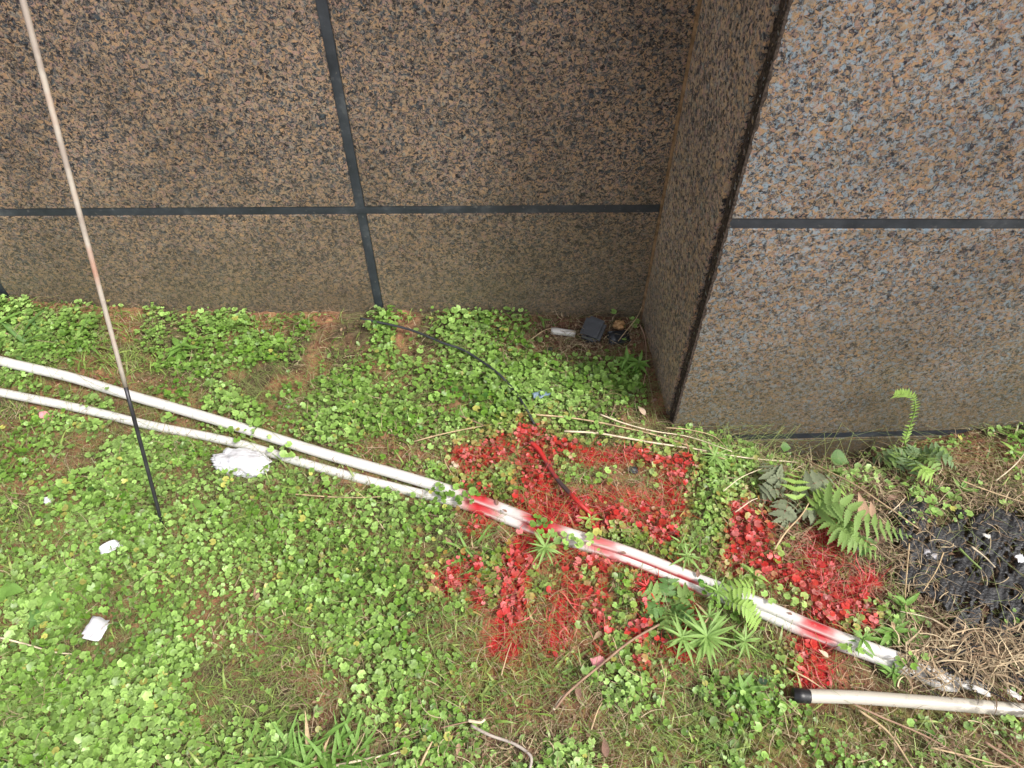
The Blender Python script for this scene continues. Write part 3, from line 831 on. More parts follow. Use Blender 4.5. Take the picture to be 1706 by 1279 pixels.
for px, py, l, lb in ((1568, 1128, .040, 'left'), (1606, 1140, .022, 'second'), (1636, 1151, .034, 'third'), (1690, 1157, .026, 'rightmost')):
    scrap('paint_flake', px, py, l, .011, -.45, M['white_plastic'], 'white peeling flake under the straw where the long pipes vanish, ' + lb + ' of the four', 'litter', .034, (.1, .05), .006)

# ------------------------------------------------------------------ leaf templates
def leaf_mesh(name, prof, n=8, fold=.25, droop=.15, lobes=0, lobe_d=.18, wid=.3, side=0.0):
    """leaf of length 1 along +Y, folded along the midrib; prof(t) gives half width 0..1"""
    V, F = [], []
    m = n if not lobes else lobes * 2
    for i in range(m + 1):
        t = i / m
        hwid = prof(t) * wid
        if lobes and 0 < i < m: hwid *= (1 + lobe_d) if i % 2 else (1 - lobe_d)
        z = -droop * t * t
        adv = .02 if (lobes and i % 2) else 0
        sx = side * t * t
        V += [(sx - hwid, t + adv, z + fold * hwid), (sx, t, z), (sx + hwid, t + adv, z + fold * hwid)]
    for i in range(m):
        a_ = i * 3
        F += [(a_, a_ + 1, a_ + 4, a_ + 3), (a_ + 1, a_ + 2, a_ + 5, a_ + 4)]
    return mesh(name, V, F, True)
lanc = lambda t: max(.02, math.sin(math.pi * min(1, t ** .8)) * (1 - .35 * t))
ovate = lambda t: max(.02, math.sin(math.pi * t ** .6))
pin = lambda t: max(.05, (1 - t ** 2.2) * min(1, .55 + t * 4))
LM = {}
def leafdata(kind, mat):
    var = random.randrange(4) if kind in ('spike', 'blade', 'lance') else 0
    dv_ = (.6, 1.0, 1.7, 2.4)[var]; sv_ = (.15, -.12, .22, -.28)[var]
    key = (kind, mat, var)
    if key in LM: return LM[key]
    if kind == 'pinna': me = leaf_mesh('leaflet', pin, fold=.3, droop=.12, lobes=7, lobe_d=.22, wid=.19)
    elif kind == 'pinnule': me = leaf_mesh('leaflet', pin, fold=.3, droop=.10, lobes=4, lobe_d=.15, wid=.26)
    elif kind == 'spike': me = leaf_mesh('leaf', lanc, 7, .4, .22 * dv_, wid=.068, side=sv_ * .6)
    elif kind == 'blade': me = leaf_mesh('leaf', lanc, 9, .35, .30 * dv_, wid=.062, side=sv_)
    elif kind == 'lance': me = leaf_mesh('leaf', lanc, 7, .35, .2 * dv_, wid=.15, side=sv_)
    elif kind == 'round': me = leaf_mesh('leaf', ovate, 8, .35, .25, lobes=9, lobe_d=.07, wid=.42)
    elif kind == 'dead': me = leaf_mesh('leaf', lanc, 9, .55, .12, wid=.24)
    me.materials.append(M[mat]); LM[key] = me
    return me
def place_leaf(kind, mat, parent, base, direction, length, roll=0, up=Vector((0, 0, 1)), wsc=1.0, name=None):
    me = leafdata(kind, mat)
    y = Vector(direction).normalized()
    x = y.cross(up)
    if x.length < 1e-3: x = Vector((1, 0, 0))
    x.normalize(); z = x.cross(y)
    Mx = Matrix((x * length * wsc, y * length, z * length)).transposed().to_4x4()
    if roll: Mx = Mx @ Matrix.Rotation(roll, 4, 'Y')
    Mx.translation = Vector(base)
    o = bpy.data.objects.new(name or me.name.split('.')[0], me)
    COL.objects.link(o)
    o.parent = parent
    o.matrix_local = Mx
    return o

# ------------------------------------------------------------------ ferns
def frond(root, path, mat, width=.04, npair=12, start=.12, kind='pinna', stem='stem_green', bend=.35, shape=None, upv=Vector((0, 0, 1)), tubr=.0009):
    """path: world points; adds a rachis with paired leaflets"""
    base = root.matrix_world.translation.copy() if False else root.location
    pts = smooth_path(path, 10)
    loc = [p - base for p in pts]
    V, F = tube(loc, [tubr * (1 - .6 * i / (len(loc) - 1)) for i in range(len(loc))], 6)
    rc = link('frond', mesh('frond', V, F, True), M[stem], root)
    n = len(loc)
    for k in range(npair):
        t = start + (1 - start) * (k + .5) / npair
        i = min(n - 2, int(t * (n - 1)))
        p = loc[i].lerp(loc[i + 1], t * (n - 1) - i)
        tg = (loc[i + 1] - loc[i]).normalized()
        side = tg.cross(upv)
        if side.length < .2: side = tg.cross(Vector((0, -1, .3)))
        side.normalize()
        u = (t - start) / (1 - start)
        ln = width * (shape(u) if shape else (math.sin(math.pi * min(1, .18 + u * .82)) ** .7))
        ln = max(ln, width * .12)
        for s in (-1, 1):
            dr = side * s + tg * (bend + random.uniform(-.08, .08)) + Vector((0, 0, random.uniform(-.25, .15)))
            place_leaf(kind, mat, rc, p, dr, ln * random.uniform(.85, 1.1), roll=random.uniform(-.3, .3), up=side.cross(tg) * 1.0 if side.cross(tg).z > 0 else -side.cross(tg))
    # tip leaflet
    place_leaf(kind, mat, rc, loc[-1], loc[-1] - loc[-3], width * .22)
    return rc

# broad fern spreading over the dark litter
f1 = thing('fern', at(1365, 825, .0), 'light green fern with broad toothed leaflets arching over dark litter in front of the pillar', 'fern')
frond(f1, [at(1352, 868, .01), at(1365, 848, .05), at(1395, 838, .075), (at(1440, 868, .06)), at(1480, 884, .04), at(1515, 893, .02)], 'fern', .064, 14, .16,
      shape=lambda u: max(.14, (1 - u) ** .8 * (.75 + .8 * u)))
frond(f1, [at(1352, 868, .01), at(1356, 845, .045), at(1372, 828, .060), at(1395, 815, .055), at(1418, 815, .04)], 'fern_bright', .03, 9, .15)
frond(f1, [at(1375, 850, .03), at(1400, 880, .055), at(1430, 905, .05), at(1470, 930, .02)], 'fern', .048, 13, .1, shape=lambda u: (1 - u) ** .8 + .12)
frond(f1, [at(1352, 868, .01), at(1330, 838, .05), at(1325, 805, .06), at(1322, 780, .05)], 'fern_bright', .034, 5, .35)
# dusty dark fern
f2 = thing('fern', at(1310, 815, .0), 'dusty grey-green fern with dull leaflets beside the red spray paint and the light green fern', 'fern')
for pth, wd in (([(1312, 820, .01), (1300, 800, .04), (1285, 785, .05), (1272, 770, .04)], .036),
                ([(1312, 820, .01), (1312, 840, .04), (1305, 862, .04), (1312, 880, .02)], .034),
                ([(1312, 820, .01), (1340, 812, .04), (1370, 800, .05), (1395, 795, .04)], .036),
                ([(1312, 820, .01), (1290, 815, .04), (1275, 822, .04), (1262, 830, .02)], .026),
                ([(1318, 830, .01), (1340, 850, .04), (1352, 858, .04), (1362, 870, .02)], .026)):
    frond(f2, [at(*p) for p in pth], 'fern_grey', wd, 7, .1, kind='pinnule', stem='twig')
# leafy clump with tall curled frond
f3 = thing('fern', at(1512, 760, .0), 'small dark ferny clump at the foot of the pillar with one tall bright curled frond', 'fern')
yb = 1.055
tall = [at(1512, 762, .02), at_y(1508, 735, 1.045), at_y(1514, 715, yb), at_y(1523, 690, yb), at_y(1525, 672, yb - .005), at_y(1520, 660, yb - .008), at_y(1505, 655, yb - .012), at_y(1490, 657, yb - .02)]
frond(f3, tall, 'fern_bright', .017, 24, .12, kind='pinnule', stem='fern_bright', bend=.55, upv=Vector((0, -1, .2)), tubr=.0016,
      shape=lambda u: .75 + .25 * math.sin(u * 9) if u > .55 else .75)
for k in range(11):
    an = k / 11 * 2 * math.pi + random.uniform(-.2, .2)
    b0 = at(1510, 772, .01); L_ = random.uniform(.05, .085)
    dx = Vector((math.cos(an) * L_ * 1.1, math.sin(an) * L_ * .7 - .015, 0))
    def gp(f, h):
        q = b0 + dx * f
        yy = min(q.y, YR - .01)
        return Vector((q.x, yy, float(gz(q.x, yy)) + h))
    frond(f3, [gp(0, .01), gp(.35, .045), gp(.75, .05), gp(1.1, .02)], 'fern_dark' if k % 3 else 'fern', .024, 8, .1, kind='pinnule')
frond(f3, [at(1515, 765, .02), at(1530, 775, .06), at(1545, 790, .05), at(1558, 808, .02)], 'fern_bright', .03, 10, .1)
frond(f3, [at(1505, 765, .02), at(1490, 755, .05), at(1478, 750, .05), at(1466, 752, .04)], 'fern_bright', .018, 7, .1, kind='pinnule')
for k in range(6):
    place_leaf('spike', 'fern_bright', f3, at(1512, 765, .03) - f3.location, (math.cos(k * 1.1), math.sin(k * 1.1) * .8, .5), .045)
# fern over the pipes
f4 = thing('fern', at(1262, 1030, .0), 'small bright fern with hanging leaflets draped over the white pipes in the middle', 'fern')
frond(f4, [at(1205, 1000, .035), at(1228, 1006, .060), at(1250, 1018, .055), at(1262, 1040, .03)], 'fern_bright', .030, 10, .05, shape=lambda u: .6 + .5 * u)
frond(f4, [at(1262, 985, .04), at(1240, 978, .062), at(1215, 985, .050), at(1196, 1000, .03)], 'fern_bright', .026, 9, .05)
# green fern low left of centre right
f5 = thing('fern', at(1110, 1010, .0), 'low blue-green ferny weed beneath the pipes between the red paint marks', 'fern')
for k in range(6):
    an = k * 1.05 + .4
    b0 = at(1110, 1012, .01)
    def g2(f, h):
        q = b0 + Vector((math.cos(an), math.sin(an), 0)) * .055 * f
        return Vector((q.x, q.y, float(gz(q.x, q.y)) + h))
    frond(f5, [g2(0, .01), g2(.4, .03), g2(.8, .035), g2(1.1, .02)], 'leaf_deep' if k % 2 else 'fern', .026, 6, .1, kind='pinnule')

# ------------------------------------------------------------------ spiky rosette plants
def rosette(px, py, n, L_, mat, label, h=.05, kind='spike', whorls=2, name='spiky_weed', group=None, cat='weed'):
    b = at(px, py, 0)
    b0 = Vector((b.x, b.y - h * .0, float(gz(b.x, b.y))))
    topp = at(px, py, h)
    b0 = Vector((topp.x, topp.y, float(gz(topp.x, topp.y))))
    o = thing(name, b0, label, cat, group)
    hh = topp.z - b0.z
    V, F = tube([(0, 0, -.004), (.002, 0, hh * .5), (0, 0, hh)], [.0016, .0013, .001], 6)
    link('stem', mesh('stem', V, F, True), M['stem_green'], o)
    for wv in range(whorls):
        nn = max(3, n - wv * 2)
        for k in range(nn):
            an = 2 * math.pi * (k + .5 * wv) / nn + random.uniform(-.2, .2)
            el = .15 + .55 * wv / max(1, whorls - 1) + random.uniform(-.15, .15) if whorls > 1 else random.uniform(.1, .4)
            bx = by = 0.0; ln = L_ * random.uniform(.62, 1.15) * (1 - .25 * wv / whorls); zz_ = hh * (1 - .12 * (whorls - 1 - wv))
            if kind == 'blade':
                bx, by = random.gauss(0, .32) * L_, random.gauss(0, .22) * L_
                an = random.uniform(0, 6.28); el = random.uniform(.15, 2.2); ln = L_ * random.uniform(.45, 1.2); zz_ = .004
            elif kind == 'lance':
                zz_ = hh * random.uniform(.35, 1.0); el = random.uniform(-.1, .8); an += random.uniform(-.5, .5)
            place_leaf(kind, mat if random.random() > .03 else 'dry', o, (bx, by, zz_), (math.cos(an), math.sin(an), el), ln)
    return o
rosette(1178, 1060, 15, .066, 'spiky', 'largest spiky light green rosette under the pipes, right of centre', .05, whorls=3)
rosette(1137, 1063, 10, .050, 'spiky', 'spiky green rosette touching the left side of the largest rosette', .045)
rosette(1182, 1028, 9, .042, 'spiky', 'spiky rosette between the largest rosette and the pipes', .04)
rosette(1242, 1068, 9, .038, 'spiky', 'small spiky rosette to the right of the largest rosette', .035)
rosette(1240, 1150, 9, .045, 'leaf_green', 'spiky green weed in moss below the smaller rosette', .03, kind='lance')
rosette(908, 912, 11, .042, 'spiky', 'spiky pale green weed growing against the pipes between two red bands', .045)
rosette(1192, 760, 10, .044, 'spiky', 'spiky weed at the upper right corner of the red frame, near the pillar foot', .035)
rosette(1145, 925, 7, .042, 'spiky', 'slim spiky weed just above the pipes left of the clover mound', .04)
rosette(1135, 905, 6, .03, 'spiky', 'very small spiky weed near the right end of the red frame', .03)
rosette(1196, 985, 7, .038, 'spiky', 'spiky weed poking over the pipes beside the draped fern', .045)
rosette(1255, 955, 7, .034, 'fern_bright', 'little yellow-green leafy sprig between the pipes and the right-hand red marks', .035, kind='lance')
rosette(983, 862, 6, .026, 'fern_bright', 'tiny yellow-green sprig on the red paint above the pipes', .03, kind='lance', whorls=1)
rosette(1078, 978, 10, .034, 'paint_leaf', 'spiky weed sprayed completely red under the pipes', .03)
rosette(1510, 1005, 6, .038, 'leaf_green', 'upright green sprig in the dry grass left of the black sheet', .04, kind='lance')
rosette(1490, 1050, 8, .040, 'leaf_green', 'bushy green sprig hanging over the white pipes near the dry grass', .04, kind='lance')
rosette(1530, 1065, 7, .034, 'leaf_green', 'green sprig at the edge of the straw above the pipe end', .035, kind='lance')
rosette(1440, 1063, 7, .034, 'leaf_green', 'small leafy sprig growing over the pipes right of the last red band', .05, kind='lance')
rosette(1490, 1120, 7, .030, 'leaf_green', 'green sprig in the gap between the long pipes and the taped pipe', .03, kind='lance')
rosette(1440, 905, 3, .03, 'leaf_deep', 'dark green three-leaf seedling below the light green fern', .02, kind='round', whorls=1)
rosette(1556, 852, 4, .022, 'leaf_green', 'tiny bright seedling on moss above the black sheet', .02, kind='round', whorls=1)
rosette(1605, 812, 6, .034, 'leaf_green', 'green sprig on the mossy bank right of the ferny clump', .03, kind='lance')
rosette(1690, 650 + 100, 5, .03, 'fern_bright', 'yellowish leafy sprig against the pillar at the right edge', .03, kind='lance')
rosette(1046, 596, 9, .040, 'leaf_green', 'fern-like green weed in the inner corner beside the pillar side', .05, kind='lance', whorls=3)
rosette(1065, 600, 8, .038, 'leaf_green', 'leafy weed pressed against the pillar side just above its bend', .05, kind='lance', whorls=2)
rosette(988, 607, 7, .034, 'leaf_deep', 'dark green grassy weed below the black box', .04, kind='blade')
rosette(905, 612, 7, .048, 'leaf_deep', 'dark green grass clump in the clover left of the inner corner', .05, kind='blade')
rosette(905, 530, 4, .026, 'leaf_green', 'small pale weed at the foot of the back wall above the white tube', .03, kind='lance', whorls=1)
rosette(878, 535, 5, .034, 'leaf_green', 'thin grassy weed against the back wall left of the white tube', .03, kind='blade', whorls=1)
rosette(20, 545, 12, .10, 'leaf_deep', 'large dark grass tuft at the far left foot of the back wall', .06, kind='blade')
rosette(-40, 530, 12, .10, 'leaf_green', 'grass tuft in the far left corner partly out of view', .06, kind='blade')
rosette(110, 560, 10, .08, 'leaf_green', 'grass tuft under the back wall between the corner tuft and the rod', .05, kind='blade')
rosette(300, 575, 9, .05, 'leaf_green', 'leafy weed under the back wall to the right of the rod', .04, kind='lance')
rosette(1063, 645, 4, .04, 'leaf_green', 'few grass blades standing against the pillar side low down', .03, kind='blade', whorls=1)
rosette(780, 910, 10, .05, 'leaf_green', 'broad-bladed grass tuft just below the pipes left of the red strokes', .035, kind='blade')
rosette(800, 935, 8, .045, 'leaf_green', 'low grass tuft between the two lower left red marks', .03, kind='blade')
for i, (px, py, L_, lb) in enumerate([(440, 1262, .075, 'broad bright grass tuft at the bottom edge, leftmost of the row'), (490, 1255, .085, 'broad bright grass tuft at the bottom edge, second from left in the row'),
                                  (540, 1262, .085, 'broad bright grass tuft at the bottom edge, third from left in the row'), (590, 1262, .07, 'broad bright grass tuft at the bottom edge, rightmost of the row'),
                                  (730, 1235, .04, 'small grass tuft at the bottom edge beside the dry stalks')]):
    rosette(px, py, 15, L_ * .9, 'leaf_green', lb, .045, kind='blade', name='grass_tuft', cat='grass', group='grass tufts at the bottom edge', whorls=3)
# strawberry-like leaves at far left
s1 = rosette(12, 985, 3, .038, 'leaf_green', 'three broad toothed leaves of a low plant at the left edge', .03, kind='round', whorls=1, name='broadleaf_weed')
rosette(88, 1005, 3, .032, 'leaf_green', 'three-leaved low plant right of the one at the left edge', .03, kind='round', whorls=1, name='broadleaf_weed')
rosette(60, 1035, 3, .028, 'leaf_deep', 'darker three-leaved low plant below the one at the left edge', .025, kind='round', whorls=1, name='broadleaf_weed')
rosette(330, 845, 3, .03, 'leaf_green', 'three-leaved low plant below the lower pipe beside the rod tip', .025, kind='round', whorls=1, name='broadleaf_weed')
# heart-shaped leaves by the pillar foot
for px, py, L_, an, lb in ((1386, 775, .046, -.35, 'large dark green heart-shaped leaf against the pillar foot'), (1303, 757, .026, -.1, 'smaller round green leaf against the pillar foot left of the large one')):
    q0 = at(px - 14, py + 6, .0); q0.y = min(q0.y, YR - .03); q0.z = float(gz(q0.x, q0.y)) + .022
    o = thing('creeping_leaf', q0, lb, 'leaf')
    V, F = tube([(0, 0, 0), (.003, -.002, .02), (.006, 0, .034)], .0009, 5)
    link('stem', mesh('stem', V, F, True), M['stem_green'], o)
    place_leaf('round', 'leaf_deep', o, (.0, .0, .034), (1, an, .05), L_, roll=.25, wsc=1.1)

# ------------------------------------------------------------------ dead leaves, twigs and stalks that can be told apart
def dead(px, py, L_, an, lb, mat='dead_leaf', h=.018, el=.15, roll=0):
    b = at(px, py, h)
    me = leafdata('dead', mat)
    o = bpy.data.objects.new('dead_leaf', me); COL.objects.link(o)
    o.location = b; o.scale = (L_, L_, L_); o.rotation_euler = (el, roll, an)
    tag(o, lb, 'dead leaf')
dead(1438, 868, .062, .15, 'large curled tan dead leaf standing between the fern and the black sheet', el=.7)
dead(1453, 862, .036, .0, 'narrow tan dead leaf right of the large curled one', el=.6)
dead(1455, 905, .040, -1.2, 'reddish brown dead leaf by the tip of the light green fern', 'dead_leaf_dark')
dead(1478, 832, .028, -1.3, 'small brown dead leaf on dark litter below the ferny clump', 'dead_leaf_dark')
dead(1075, 692, .032, .5, 'pale pinkish dead leaf by the pillar corner', 'stone_pale')
dead(1003, 1052, .026, 2.3, 'red-tinted tan dead leaf among the lower red marks', 'dead_leaf')
dead(752, 912, .028, .5, 'brown dead leaf in grass just below the pipes', 'dead_leaf')
dead(965, 1165, .03, .1, 'brown dead leaf in the moss near the bottom, right of the bare soil', 'dead_leaf_dark')
dead(1010, 1262, .034, .05, 'long brown dead leaf at the bottom edge', 'dead_leaf_dark')
dead(765, 1238, .022, 3.0, 'tan dead leaf under the grey curled stick at the bottom', 'dead_leaf')
dead(430, 1000, .03, .4, 'yellowish tan dead leaf in the clover left of centre', 'dead_leaf')
dead(1380, 1095, .022, .8, 'small cream dead leaf between the lowest red mark and the pipes', 'stone_pale')
dead(1050, 590, .02, .4, 'small orange dead leaf in the inner corner', 'stone_tan')
dead(1095, 665, .02, 2.1, 'small rusty dead leaf against the pillar side', 'dead_leaf_dark')

for px, py, L_, an, lb in ((829, 842, .016, .2, 'tiny dark curled leaf on the pipes between the first two red bands, upper one'), (845, 853, .013, 1.1, 'tiny dark curled leaf on the pipes between the first two red bands, lower one'),
                       (780, 824, .012, .3, 'tiny dark leaf bit on the pipes at the first red band'), (1043, 922, .014, 1.4, 'tiny dark leaf bit on the pipes between the last long red streaks'),
                       (1162, 962, .020, -.2, 'dusty narrow leaf standing across the pipes at the end of the pale red streak'), (1320, 1024, .012, 1.2, 'tiny green-brown leaf bit on the pipes left of the last red band')):
    dead(px, py, L_, an, lb, 'dead_leaf_dark', h=.038, el=.3)
GRP = None
def stalk(px, r, lb, mat='dry', h=.02, taper=.6, name='dry_stalk', cat='dry stalk', jit=.15):
    return line_thing(name, px, r, lb, cat, M[mat], h, 6, 6, jit=jit, taper=taper)
stalk([(925, 1180), (950, 1150), (1000, 1108), (1050, 1068), (1098, 1040)], .0024, 'long straight brown twig slanting up from the bare soil toward the rosettes', 'twig', .03, 1.0, 'twig', 'twig')
stalk([(922, 1182), (935, 1163), (955, 1146)], .0028, 'pale split end beneath the long slanting twig', 'dry_pale', .026, .8)
stalk([(888, 690), (960, 697), (1040, 712), (1110, 730), (1185, 757)], .0022, 'long dry stalk running from the cable end to the pillar corner, upper of the bundle', 'dry', .024)
stalk([(940, 718), (1000, 722), (1080, 736), (1160, 748), (1240, 762), (1330, 770)], .0026, 'long pale dry stalk running below the pillar corner, lowest of the bundle', 'dry_pale', .026)
stalk([(1000, 690), (1040, 705), (1090, 718), (1150, 728), (1220, 752)], .0018, 'dry stalk crossing in front of the pillar corner', 'dry_pale', .03)
stalk([(1110, 712), (1150, 716), (1190, 727), (1212, 748)], .0013, 'thin arched dry stalk against the pillar foot', 'dry', .035)
stalk([(690, 735), (740, 722), (795, 711), (850, 702)], .0018, 'straight dry stalk in the clover left of the cable end', 'dry', .026)
stalk([(765, 692), (790, 702), (815, 712)], .0016, 'short brown stalk above the straight one', 'twig', .022)
stalk([(1320, 755), (1370, 780), (1420, 805), (1470, 838), (1530, 880)], .0020, 'long knotty dry stem slanting from the pillar foot toward the black sheet', 'dry', .035, .7)
stalk([(1480, 855), (1495, 843), (1507, 830)], .0014, 'short dry stick crossing the knotty stem', 'dry_pale', .03)
stalk([(1290, 915), (1310, 885), (1335, 858), (1352, 830)], .0022, 'dry fan of stalks base running up beside the dusty fern', 'dry', .045)
stalk([(1515, 905), (1511, 950), (1508, 1000), (1512, 1030)], .0016, 'thin tan stalk standing straight in dry litter left of the black sheet', 'dry', .03)
stalk([(1572, 920), (1560, 950), (1538, 985)], .0016, 'bent dry stalk at the left edge of the black sheet', 'dry', .03)
stalk([(1500, 1018), (1550, 1030), (1580, 1048)], .0012, 'fine pale stalk lying on litter above the pipes', 'dry_pale', .03)
stalk([(1598, 913), (1615, 930), (1635, 948)], .0028, 'olive green stalk lying on the black sheet', 'stem_green', .045)
stalk([(1618, 910), (1640, 927), (1658, 945)], .0020, 'pale broken stalk on the black sheet beside the olive one', 'dry_pale', .045)
stalk([(1310, 1112), (1345, 1130), (1378, 1152)], .0020, 'dry stalk above the taped pipe end', 'dry', .024)
stalk([(1430, 1182), (1480, 1220), (1520, 1279), (1540, 1300)], .0024, 'long brown stalk slanting down from the taped pipe, left one of the bottom right', 'dry', .028)
stalk([(1420, 1172), (1470, 1195), (1540, 1225), (1600, 1260), (1650, 1290)], .0022, 'long brown stalk slanting down from the taped pipe, middle one of the bottom right', 'twig', .028)
stalk([(1550, 1245), (1620, 1262), (1700, 1285)], .0020, 'tan stalk lying low at the bottom right corner', 'dry', .024)
stalk([(1640, 1235), (1680, 1262), (1720, 1290)], .0026, 'brown stalk at the very bottom right corner', 'twig', .026)
stalk([(0, 1062), (40, 1072), (90, 1086), (134, 1090)], .0022, 'pale dry stalk across the clover at the left edge', 'dry_pale', .028)
stalk([(480, 822), (560, 828), (620, 828), (670, 822)], .0016, 'faint curved stalk below the pipes left of centre', 'dry', .024)
stalk([(785, 1208), (815, 1224), (850, 1236), (872, 1248), (885, 1262), (882, 1285)], .0030, 'grey-brown curved stick at the bottom edge', 'grey_twig', .024, .9, 'curved_stick', 'stick')
stalk([(735, 1212), (780, 1202), (820, 1195)], .0015, 'thin brown stalk above the curved stick', 'twig', .022)
stalk([(780, 1200), (800, 1203), (808, 1198)], .0032, 'short broken pale splinter at the top of the curved stick', 'dry_pale', .028)
stalk([(560, 1275), (620, 1262), (690, 1248)], .0026, 'tan flat stalk at the bottom edge between grass and curved stick', 'dry_pale', .022)
stalk([(700, 1275), (712, 1250), (720, 1235)], .0026, 'upright tan stalk at the bottom edge', 'dry', .022)
stalk([(835, 1125), (845, 1090), (852, 1070)], .0014, 'small dry stem under the left red stroke', 'dry', .03)
stalk([(985, 1215), (995, 1185), (1003, 1170)], .0016, 'short dry stick on the right rim of the bare soil', 'dry', .022)
stalk([(1100, 1100), (1108, 1130), (1104, 1160), (1100, 1178)], .0011, 'thin upright stem in the moss below the rosettes', 'dry', .03)
stalk([(1020, 1060), (1040, 1110), (1070, 1130)], .0012, 'fine bent stalk among the lower red marks', 'dry', .03)
stalk([(1070, 510), (1060, 530), (1040, 555), (1030, 568)], .0014, 'thin root hanging down in the inner corner over the crumpled plastic', 'dry', .05)
stalk([(1066, 540), (1075, 565), (1077, 610), (1072, 640)], .0016, 'tan root following the inner corner of the pillar side', 'twig', .03)
stalk([(885, 565), (905, 551), (920, 546)], .0016, 'dry stick left of the white tube', 'dry', .02)
stalk([(1600, 800), (1640, 815), (1700, 835), (1760, 850)], .0018, 'dry stalk on the mossy bank at the right edge', 'dry', .03)
stalk([(1660, 800), (1690, 775), (1715, 745)], .0015, 'slanting pale stalk on the bank at the right edge', 'dry_pale', .03)
stalk([(1225, 853), (1250, 835), (1262, 830)], .0013, 'short pale stalk on the clover mound', 'dry_pale', .04)
stalk([(1205, 818), (1235, 795), (1275, 778)], .0013, 'thin pale stalk left of the dusty fern', 'dry_pale', .04)

# ------------------------------------------------------------------ ground cover: things nobody could count
def bary(n, x0=-1.62, x1=1.62, y0=.2, y1=1.43):
    x = rng.uniform(x0, x1, n); y = rng.uniform(y0, y1, n)
    ok = (x < .33) | (y < YR - .006)
    ok &= ~((x > .33) & (x < .4) & (y > YR - .006))
    return x[ok], y[ok]
def rots(yaw, tilt, az):
    """rotate by yaw about z, then tilt towards azimuth az"""
    n = len(yaw)
    cy, sy = np.cos(yaw), np.sin(yaw)
    Rz = np.zeros((n, 3, 3)); Rz[:, 0, 0] = cy; Rz[:, 0, 1] = -sy; Rz[:, 1, 0] = sy; Rz[:, 1, 1] = cy; Rz[:, 2, 2] = 1
    ax = np.stack([-np.sin(az), np.cos(az), np.zeros(n)], 1)
    K = np.zeros((n, 3, 3)); K[:, 0, 1] = -ax[:, 2]; K[:, 0, 2] = ax[:, 1]; K[:, 1, 0] = ax[:, 2]; K[:, 1, 2] = -ax[:, 0]; K[:, 2, 0] = -ax[:, 1]; K[:, 2, 1] = ax[:, 0]
    I = np.eye(3)[None]
    st, ct = np.sin(tilt)[:, None, None], np.cos(tilt)[:, None, None]
    return (I + st * K + (1 - ct) * (K @ K)) @ Rz
def scatter(tv, tt_, pos, Rm, sc, col, shade=None):
    """tv template verts, tt_ template tris; col (n,3); shade per template vertex multiplier"""
    n = len(pos); m = len(tv)
    v = np.einsum('nij,mj->nmi', Rm, tv) * (sc[:, None, :] if sc.ndim == 2 else sc[:, None, None]) + pos[:, None, :]
    t = tt_[None] + (np.arange(n) * m)[:, None, None]
    c = np.repeat(col[:, None, :], m, 1)
    if shade is not None: c = c * shade[None, :, None]
    return v.reshape(-1, 3), t.reshape(-1, 3), c.reshape(-1, 3)
def merge(lst):
    V, T, C = [], [], []; o = 0
    for v, t, c in lst:
        V.append(v); T.append(t + o); C.append(c); o += len(v)
    return np.concatenate(V), np.concatenate(T), np.concatenate(C)
def paint_cols(col, x, y, amt=1.0):
    """coat the pieces that stand under the sprayed strokes"""
    p = paint(x, y)
    r = rng.uniform(0, 1, len(x))
    k = np.clip((p - r * .42) * 3.0, 0, 1)[:, None] * amt
    dust = (p * .45)[:, None]
    k = np.maximum(k, dust * (p[:, None] > .05))
    k = np.where((r > .975)[:, None], k * .3, k)
    pk = rng.uniform(0, 1, (len(x), 1)) ** 3.2
    red = (np.array([.50, .010, .020]) * (1 - pk) + np.array([.74, .20, .22]) * pk) * rng.uniform(.5, 1.15, (len(x), 1))
    red = red * .95 + col * .07
    lum = col.mean(1, keepdims=True)
    return col * (1 - k) + red * k
pipe_pts = np.array([[at(x, y).x, at(x, y).y] for x, y in (P1 + P2)[:4]])
def near_pipe(x, y):
    d = np.full(len(x), 9.)
    for L0 in (P1, P2, [(1320, 1158), (1900, 1196)]):
        g = [at(p[0], p[1], .012) for p in L0 if p[0] < 1620 or len(L0) == 2]
        for a, b in zip(g[:-1], g[1:]):
            dx, dy = b.x - a.x, b.y - a.y
            t = np.clip(((x - a.x) * dx + (y - a.y) * dy) / (dx * dx + dy * dy), 0, 1)
            d = np.minimum(d, np.hypot(x - a.x - t * dx, y - a.y - t * dy))
    return d
sheet_z = blobs([(1640, 960, 95, 90, 1), (1700, 1040, 90, 110, 1), (1600, 890, 60, 30, .8)])
keep_clear = blobs([(988, 556, 28, 16, 1), (936, 553, 24, 9, 1), (1031, 560, 22, 10, 1), (1031, 541, 14, 8, 1), (757, 778, 13, 13, 1), (160, 1047, 20, 26, 1), (186, 911, 22, 14, 1), (405, 771, 62, 26, 1), (996, 1101, 16, 12, 1), (76, 695, 14, 12, 1), (80, 833, 8, 8, 1)])

